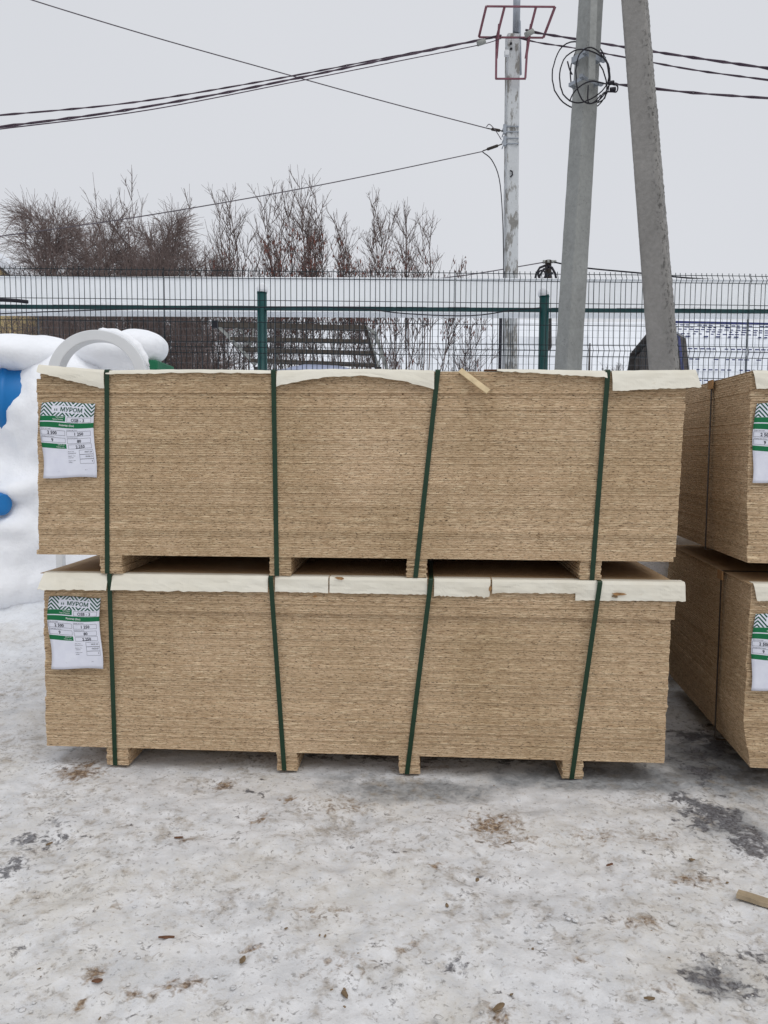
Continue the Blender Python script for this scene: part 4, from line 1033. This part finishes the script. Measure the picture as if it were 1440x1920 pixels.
def sapling(px, Y, top_py, nst, spread, seed, label, nseed=0, mt='bark_brown', mc='bark_brown', dens=1.0, group='bare saplings beyond the fence', name='bare_sapling', lean=0.0, cat='sapling', tmin=.16, extra=2):
    r = np.random.RandomState(seed); b = at(px, 700, Y); b.z = float(hill(np.array(b.x), np.array(b.y))) - .1; H = at(px, top_py, Y).z - b.z
    trunk, crown, seeds = [], [], []
    for s_ in range(nst + extra):
        a = r.uniform(0, 6.28); tl = spread * r.uniform(.25, 1.0) * (1 if s_ else .25); d = np.array([math.cos(a) * tl + lean, math.sin(a) * tl * .6, 1.0])
        h = H * (r.uniform(.62, 1.0) if s_ else 1.0); n = 12
        P = path(r, (r.normal(0, .06), r.normal(0, .06), 0), d, h * math.sqrt(1 + tl * tl * .35), n, .035, .06)
        R = np.linspace(.019, .0022, n + 1) * (h / 5) ** .6; trunk.append((P, R))
        nb = int(r.randint(17, 26) * dens)
        for k in range(nb):
            t = r.uniform(tmin, .95); i = min(n - 1, int(t * n)); p = P[i] + (P[i+1] - P[i]) * (t * n - i); tg = P[i+1] - P[i]; tg /= np.linalg.norm(tg)
            L = ((1 - t) * .36 * h + .30) * r.uniform(.5, 1.25); d2 = side_dir(r, tg, r.uniform(.30, .85)); B = path(r, p, d2, L, 6, .07, .10)
            crown.append((B, np.linspace(.0072, .0028, 7) * (h / 5) ** .5))
            for q in range(int(r.randint(5, 10) * dens)):
                j = r.randint(1, 6); tg2 = B[j] - B[j-1]; tg2 /= np.linalg.norm(tg2); d3 = side_dir(r, tg2, r.uniform(.4, .8)); C = path(r, B[j], d3, L * r.uniform(.18, .45), 3, .08, .08)
                crown.append((C, np.linspace(.0038, .0024, 4)))
                if nseed and r.rand() < .8:
                    for z in range(r.randint(1, 4)): 
                        k2 = C[r.randint(1, 4)]
                        if H * .58 < k2[2] < H * .84: seeds.append(k2 + r.normal(0, .02, 3))
    if nseed and len(seeds) > nseed: seeds = [seeds[i] for i in r.choice(len(seeds), nseed, False)]
    put_tree(name, b, trunk, crown, seeds, label, cat, group, mt, mc)
def birch(px, Y, top_py, rad, seed, label, dens=1.0, skew=0.0, low=.3):
    r = np.random.RandomState(seed); b = at(px, 700, Y); b.z = float(hill(np.array(b.x), np.array(b.y))) - .1; H = at(px, top_py, Y).z - b.z
    n = 14; P = path(r, (0, 0, 0), (skew, 0, 1), H * .98, n, .03, .05); trunk = [(P, np.linspace(.13, .012, n + 1))]; crown = []
    for k in range(int(30 * dens)):
        t = r.uniform(low, .97); i = min(n - 1, int(t * n)); p = P[i]; L = rad * (1.15 - .75 * t) * r.uniform(.7, 1.2) + .3
        a = r.uniform(0, 6.28); d = np.array([math.cos(a), math.sin(a), r.uniform(.5, 1.1)]); B = path(r, p, d, L, 8, .07, .06); trunk.append((B, np.linspace(.03, .010, 9)))
        for q in range(int(10 * dens)):
            j = r.randint(2, 9); tg = B[j] - B[j-1]; tg /= np.linalg.norm(tg); C = path(r, B[j], side_dir(r, tg, r.uniform(.4, 1.0)), L * r.uniform(.3, .55), 5, .10, .0, .10)
            crown.append((C, np.linspace(.010, .006, 6)))
            for z in range(int(9 * dens)):
                e = r.randint(1, 6); tg2 = C[e] - C[e-1]; tg2 /= np.linalg.norm(tg2); D = path(r, C[e], side_dir(r, tg2, r.uniform(.3, .9)), r.uniform(.35, .9), 3, .10, 0, .22)
                crown.append((D, np.linspace(.0055, .0045, 4)))
    put_tree('birch_tree', b, trunk, crown, None, label, 'tree', 'bare birches beyond the fence', 'bark_birch', 'bark_birch')
birch(78, 27, 418, 1.7, 1, 'leftmost dense bare birch beyond the fence', 1.0)
birch(120, 26, 412, 1.9, 2, 'tallest dense bare birch in the clump at left, rounded crown', 1.15)
birch(205, 27, 424, 1.5, 3, 'bare birch in the middle of the clump at left', 1.05)
birch(160, 28, 428, 1.5, 6, 'bare birch half hidden just right of the tallest birch', .95)
birch(252, 28, 426, 1.5, 7, 'bare birch half hidden right of the clump middle', 1.0)
birch(392, 27, 452, 1.2, 8, 'small low bare birch nearest the left green post', .9)
birch(300, 25, 410, 1.3, 4, 'bare birch at the right side of the left clump', 1.1)
birch(352, 26, 432, 1.5, 5, 'low broad bare birch ending the left clump', 1.0)
lab = ['leftmost thin bush of upright shoots by the yellow house', 'upright bare bush in front of the leftmost birch', 'bare bush of straight shoots behind the white arch', 'bare bush with one very tall shoot left of the left green post', 'dense bare bush just left of the left green post']
for k, (px, Y, tp_, ns, spd) in enumerate(((20, 17, 398, 7, .55), (118, 18, 392, 7, .4), (196, 17, 388, 8, .42), (248, 16, 330, 8, .38), (340, 16.5, 338, 9, .40))):
    sapling(px, Y, tp_, ns, spd, 20 + k, lab[k], 0, mt='bark_brown', mc='bark_brown', dens=1.0)
lab = ['bare bush of dark stems low behind the snow pillow', 'bare bush low behind the right end of the white arch', 'bare bush low between the left green post and the birches']
for k, (px, Y, tp_, ns, spd) in enumerate(((140, 15, 470, 9, .5), (250, 15.5, 455, 10, .5), (372, 15.5, 470, 6, .35))):
    sapling(px, Y, tp_, ns, spd, 40 + k, lab[k], 0, dens=.9)
lab = ['slender maple sapling just left of the left green post', 'maple sapling rising above the left green post', 'maple sapling hung with seeds, above the left part of the steel frame', 'tall maple sapling hung with reddish seeds above the middle of the steel frame', 'maple sapling at the right end of the steel frame, thick with seeds', 'tall maple sapling second from the right, above the low arching bush',
       'thin sapling between the left post and the seeded maples', 'thin seedless sapling crowding the middle of the maples', 'low wide sapling farthest right, nearest the slim painted pole']
for k, (px, Y, tp_, ns, spd, sd2, ln) in enumerate(((432, 16, 352, 6, .30, 0, 0), (474, 15.5, 345, 7, .33, 200, 0), (530, 15, 338, 7, .33, 420, 0), (590, 15, 330, 8, .36, 600, 0), (660, 15, 336, 8, .36, 600, .02), (730, 15.5, 352, 9, .42, 500, .0),
                                                     (500, 17, 350, 7, .35, 100, 0), (625, 17, 352, 7, .35, 100, 0), (775, 16, 378, 8, .44, 300, .02))):
    sapling(px, Y, tp_, ns, spd, 60 + k, lab[k], sd2, dens=.95, lean=ln, tmin=.60, extra=0)
sapling(778, 12.8, 592, 4, .8, 80, 'low arching bush right of the steel frame, below the white duct', 200, dens=1.2, name='bare_bush', cat='bush')
sapling(830, 13.5, 612, 3, 1.0, 81, 'sparse arching bush left of the slim pole', 60, dens=.9, name='bare_bush', cat='bush')
for k, (px, Y, tp_, l) in enumerate(((900, 40, 645, 'distant round bush behind the small snowy roof'), (1000, 44, 672, 'distant low bush between slim pole and right green post'), (1125, 40, 684, 'distant low bush between the two leaning concrete poles'), (1150, 42, 676, 'distant bush just left of the dark shed gable'))):
    sapling(px, Y, tp_, 9, .5, 90 + k, l, 0, dens=1.0, name='distant_bush', cat='bush', group='distant bushes on the snowy slope', mt='bark_grey', mc='bark_grey')

# ------------------------------------------------------------------ buildings on the slope
def shed_gambrel():
    Y = 24.0; phi = math.radians(5.0); c = at(1294, 700, Y); zr = at(1240, 612, Y + 2.6).z
    zb = float(hill(np.array(c.x), np.array(c.y))) - .3
    root = empty('gambrel_shed', (c.x, c.y, zb), phi); tag(root, 'dark boarded shed with a steep snowy blue tiled roof behind the brace pole', 'shed')
    W, L = 5.2, 9.0; H = zr - zb
    # local x along the ridge (to the right), y across to the back; near eave corner is the origin
    prof = [(-.25, H - 3.6), (.62, H - .75), (W/2, H), (W - .62, H - .75), (W + .25, H - 3.6)]
    wl = [(.1, 0), (W - .1, 0), (W - .35, H - 2.6), (W - .74, H - .85), (W/2, H - .12), (.74, H - .85), (.35, H - 2.6)]
    n = 16
    m = MB(); k = len(wl); m.add([(.12, y, z) for y, z in wl] + [(L, y, z) for y, z in wl], [tuple(range(k)), tuple(range(2*k-1, k-1, -1))] + [(i, i + k, (i+1) % k + k, (i+1) % k) for i in range(k)])
    m.build('wall', M['dark_board'], root)
    def hz(y):
        for i in range(len(wl) - 1): pass
        pr = [(.1, H - 3.0), (.35, H - 2.6), (.74, H - .85), (W/2, H - .12), (W - .74, H - .85), (W - .35, H - 2.6), (W - .1, H - 3.0)]
        for (a, b), (c_, d) in zip(pr[:-1], pr[1:]):
            if a <= y <= c_: return b + (d - b) * (y - a) / (c_ - a)
        return H - 3
    for i in range(26):                                                     # vertical boards of the gable
        y0 = .14 + (W - .28) * i / 26; y1 = y0 + (W - .28) / 26 - .02; d_ = rnd.uniform(.02, .05)
        MB().add([(.12 - d_, y0, .0), (.12 - d_, y1, .0), (.12 - d_, y1, hz(y1) - .03), (.12 - d_, y0, hz(y0) - .03), (.118, y0, 0), (.118, y1, 0), (.118, y1, hz(y1) - .03), (.118, y0, hz(y0) - .03)],
                 [(3,2,1,0), (0,1,5,4), (1,2,6,5), (2,3,7,6), (3,0,4,7)]).build('board', M['dark_board'], root)
    def slab(x0, x1, off, th, name, mat, parent):
        m = MB(); vs = []
        for x in (x0, x1):
            for (y, z) in prof: vs.append((x, y, z + off))
            for (y, z) in prof: vs.append((x, y, z + off + th))
        q = 5
        fs = []
        for i in range(4): fs += [(i, i+1, 10+i+1, 10+i), (q+i, 10+q+i, 10+q+i+1, q+i+1), (i, q+i, q+i+1, i+1), (10+i, 10+i+1, 10+q+i+1, 10+q+i)]
        fs += [(0, 10, 10+q, q), (4, q+4, 10+q+4, 14)]
        m.add(vs, fs); return m.build(name, M[mat], parent)
    rf = slab(-.05, L + .3, .0, .06, 'roof', 'dark_board', root)
    slab(.12, L + .25, .062, .07, 'roof_snow', 'roof_snow', rf)
    # tile steps standing proud of the thin snow on the near slopes
    def pt(s_, x):       # s_ along the slope from the ridge
        a, b, c_ = Vector((0, W/2, H)), Vector((0, .62, H - .75)), Vector((0, -.25, H - 3.6)); l1 = (b - a).length
        if s_ < l1: p = a + (b - a) * (s_ / l1); nrm = Vector((0, -(a.z - b.z), a.y - b.y)).normalized()
        else: p = b + (c_ - b) * ((s_ - l1) / (c_ - b).length); nrm = Vector((0, -(b.z - c_.z), b.y - c_.y)).normalized()
        return Vector((x, p.y, p.z)) + nrm * .135
    r_ = random.Random(3)
    m = MB(); m.bar((-.05, W/2, H + .15), (L + .3, W/2, H + .15), .16, .07); m.build('ridge_cap', M['blue_roof'], rf)
    for row in range(1, 14):
        s_ = row * .35; m = MB(); x = .1
        while x < L:
            if r_.random() < (.85 if row % 2 else .55):
                a = pt(s_, x); b = pt(s_, x + r_.uniform(.08, .16)); m.bar(a, b, .028, .035)
            x += .2
        if m.v: tag(m.build('tile_step', M['blue_roof'], rf), kind='stuff')
    m = MB()
    for (a, b) in zip(prof[:2], prof[1:3]): m.bar((-.10, a[0], a[1] + .08), (-.10, b[0], b[1] + .08), .05, .08)
    m.build('verge_trim', M['blue_roof'], rf)
shed_gambrel()
def house(name, px, py_e, Y, w, d, ridge_h, wall_h, rz, label, wall, gable=True, windows=()):
    c = at(px, py_e, Y); zb = float(hill(np.array(c.x), np.array(c.y))) - .4; H = c.z - zb
    root = empty(name, (c.x, c.y, zb), rz); tag(root, label, 'house')
    wh = max(H, .5); m = MB()
    pr = [(-w/2, 0), (w/2, 0), (w/2, wh), (0, wh + ridge_h), (-w/2, wh)]
    m.add([(x, 0, z) for x, z in pr] + [(x, d, z) for x, z in pr], [tuple(range(5)), tuple(range(9, 4, -1))] + [(i, i+5, (i+1) % 5 + 5, (i+1) % 5) for i in range(5)])
    m.build('wall', M[wall], root)
    e = .35; k = ridge_h / (w/2); m = MB()
    for s_ in (-1, 1):
        m.add([(0, -e, wh + ridge_h + .02), (s_*(w/2 + e), -e, wh - k*e + .02), (s_*(w/2 + e), d + e, wh - k*e + .02), (0, d + e, wh + ridge_h + .02), (0, -e, wh + ridge_h + .12), (s_*(w/2 + e), -e, wh - k*e + .12), (s_*(w/2 + e), d + e, wh - k*e + .12), (0, d + e, wh + ridge_h + .12)],
              [(0,1,2,3), (7,6,5,4), (0,4,5,1), (1,5,6,2), (2,6,7,3)])
    rf = m.build('roof', M['dark_board'], root); m = MB()
    for s_ in (-1, 1):
        m.add([(0, -e + .05, wh + ridge_h + .123), (s_*(w/2 + e), -e + .05, wh - k*e + .123), (s_*(w/2 + e), d + e, wh - k*e + .123), (0, d + e, wh + ridge_h + .123), (0, -e + .05, wh + ridge_h + .42), (s_*(w/2 + e - .05), -e + .05, wh - k*e + .36), (s_*(w/2 + e - .05), d + e, wh - k*e + .36), (0, d + e, wh + ridge_h + .42)],
              [(0,1,2,3), (7,6,5,4), (0,4,5,1), (1,5,6,2), (2,6,7,3)])
    m.build('roof_snow', M['roof_snow'], rf)
    for (x, z, ww, hh) in windows:
        f = MB().box(x - ww/2 - .06, x + ww/2 + .06, -.05, -.003, z - hh/2 - .06, z + hh/2 + .06).build('window', M['white_plastic'], root)
        MB().box(x - ww/2, x + ww/2, -.06, -.052, z - hh/2, z + hh/2).build('pane', M['window_glass'], f)
house('yellow_house', -30, 580, 27, 4.2, 7, 1.9, 2.4, .12, 'ochre yellow house wall glimpsed through the bushes at far left', 'ochre_wall', windows=((0.1, 2.0, .9, 1.2),))
house('snowy_cabin', 918, 716, 36, 3.4, 6, 1.4, 2.0, 1.28, 'small snow roofed cabin left of the slim painted pole', 'dark_board')
house('snowy_cabin', 1088, 714, 30, 2.2, 4, 1.3, 2.0, 1.30, 'small dark cabin gable just right of the leaning concrete pole', 'dark_board')

# far pole with crossarm and coil
def far_pole():
    Y = 30; c = at(1027, 700, Y); root = empty('wooden_pole', (c.x, Y, 0)); tag(root, 'distant dark wooden pole with a bundle of cables seen above the duct', 'utility pole')
    P = lambda px, py, dy=0: at(px, py, Y + dy) - root.location
    MB().tube([P(1027, 760), P(1028, 488)], [.16, .12], 10).build('shaft', M['rusty_steel'], root, True)
    MB().bar(P(1018, 492, -.15), P(1042, 491, -.15), .07, .07).build('crossarm', M['rusty_steel'], root)
    for px in (1020, 1028, 1036, 1041): MB().tube([P(px, 493, -.15), P(px, 488, -.15)], [.06, .045], 8).build('insulator', M['pale_steel'], root, True)
    for (a, b, c_, d) in ((1000, 540, 1022, 498), (1006, 545, 1030, 501), (1046, 540, 1026, 498), (1018, 535, 1036, 512)):
        MB().tube([P(a, b, -.3), P((a*3+c_)/4, (b + d)/2 - 6, -.35), P((a + c_*1.2)/2.2, d + 4, -.35), P(c_, d, -.2)], .045, 6).build('cable_tail', M['black_cable'], root, True)
    m = MB(); cpt = P(1016, 515, -.35); m.tube([cpt + Vector((math.cos(a)*.14, 0, math.sin(a)*.16)) for a in np.linspace(0, 6.28, 17)[:-1]], .035, 6, closed=True); m.build('loop', M['black_cable'], root, True)
far_pole()
span('overhead_cable', [(700, 540, 26), (800, 525, 27.5), (880, 515, 28.5), (960, 502, 29.3), (1024, 491, 29.9)], .022, 'grey_cable', 'faint far wire from the distant wooden pole to the left')
span('overhead_cable', [(1036, 491, 29.9), (1095, 502, 29), (1200, 512, 28), (1300, 522, 27), (1440, 530, 26), (1500, 533, 26)], .03, 'black_cable', 'far cable from the distant wooden pole to the right edge')

# ------------------------------------------------------------------ debris on the ground
def scatter(name, n, seed, size, mat, flat, label, cat, stretch=1.0):
    r = np.random.RandomState(seed); Vs, Fs, b = [], [], 0
    t = (1 + 5 ** .5) / 2
    ico = np.array([(-1,t,0),(1,t,0),(-1,-t,0),(1,-t,0),(0,-1,t),(0,1,t),(0,-1,-t),(0,1,-t),(t,0,-1),(t,0,1),(-t,0,-1),(-t,0,1)], float) / 1.9
    fc = np.array([(0,11,5),(0,5,1),(0,1,7),(0,7,10),(0,10,11),(1,5,9),(5,11,4),(11,10,2),(10,7,6),(7,1,8),(3,9,4),(3,4,2),(3,2,6),(3,6,8),(3,8,9),(4,9,5),(2,4,11),(6,2,10),(8,6,7),(9,8,1)])
    k = 0
    while k < n:
        px, py = r.uniform(-60, 1500), 1455 + 480 * r.rand() ** .8
        if fbm(np.array(px * .006), np.array(py * .012), seed, 2) < r.uniform(-.5, .6): continue
        p = on_ground(px, py); k += 1
        s = size * math.exp(r.normal(0, .45)); a = r.uniform(0, 6.28); V = ico * (1 + r.normal(0, .18, (12, 1)))
        V = V * np.array([s * stretch, s / stretch ** .5, s * flat]); ca, sa = math.cos(a), math.sin(a)
        V = V @ np.array([[ca, sa, 0], [-sa, ca, 0], [0, 0, 1]]); V[:, 2] += -.012 + s * flat * .2
        Vs.append(V + np.array([p.x, p.y, p.z])); Fs.append(fc + b); b += 12
    tag(link(name, fast_mesh(name, np.concatenate(Vs), np.concatenate(Fs)), M[mat]), label, cat, kind='stuff')
scatter('ice_crumbs', 320, 1, .0045, 'packed_snow', .35, 'crumbs of ice and hard snow scattered over the packed ground', 'ice crumbs')
scatter('wood_crumbs', 70, 2, .0030, 'chip_wood', .35, 'small brown wood crumbs trodden into the packed snow', 'wood crumbs', 1.5)
def chip(px, py, L, w, h, rz, mat, label, tilt=.08):
    p = on_ground(px, py); r_ = random.Random(px); m = MB()
    n = 5; vs = []
    for i in range(n + 1):
        x = -L/2 + L * i / n; ww = w/2 * (1 - (.7 if L < .12 else .3) * abs(2*i/n - 1) ** 1.5 + r_.uniform(-.2, .2)); hh = h * r_.uniform(.85, 1.1)
        vs += [(x, -ww, 0), (x, ww, 0), (x + r_.uniform(-.1, .1) * w, ww * .9, hh), (x, -ww * .9, hh)]
    fs = [(i*4+k, i*4+(k+1) % 4, (i+1)*4+(k+1) % 4, (i+1)*4+k) for i in range(n) for k in range(4)] + [(3, 2, 1, 0), (n*4, n*4+1, n*4+2, n*4+3)]
    m.add(vs, fs); o = m.build('wood_chip' if L < .12 else 'wood_offcut', M[mat]); o.location = (p.x, p.y, -.009); o.rotation_euler = (r_.uniform(-.1, .1), tilt, rz)
    tag(o, label, 'wood chip' if L < .12 else 'wood offcut', 'wood chips on the snow' if L < .12 else None)
chip(1438, 1690, .16, .036, .012, -.55, 'raw_wood', 'pale flat wood offcut lying on the snow at the right edge', .02)
for (px, py, L, w, rz, mt, l) in ((312, 1752, .042, .010, .1, 'chip_red', 'reddish wood chip on the snow, left of centre'), (182, 1833, .026, .014, .2, 'chip_red', 'short reddish chip beside the brown stain at lower left'), (335, 1566, .030, .009, .2, 'chip_red', 'thin reddish chip on the snow below the left strap bearer'),
                                  (1143, 1617, .026, .010, .5, 'chip_red', 'small dark red chip on the snow right of centre'), (1014, 1528, .022, .011, 1.3, 'chip_wood', 'brown chip standing in the snow below the tread mark'), (935, 1882, .038, .014, .7, 'chip_wood', 'curled brown chip by the bottom edge'),
                                  (455, 1794, .028, .014, 1.4, 'chip_wood', 'brown wood chip left of bottom centre'), (1218, 1866, .026, .010, 0, 'chip_wood', 'flat brown chip near the bottom right dark ice'), (895, 1645, .020, .012, 1.2, 'chip_wood', 'small brown chip in the middle of the snow'), (92, 1578, .024, .010, 1.0, 'chip_wood', 'brown chip beside the dark ice at the left')):
    chip(px, py, L, w, .0035, rz, mt, l, .03)
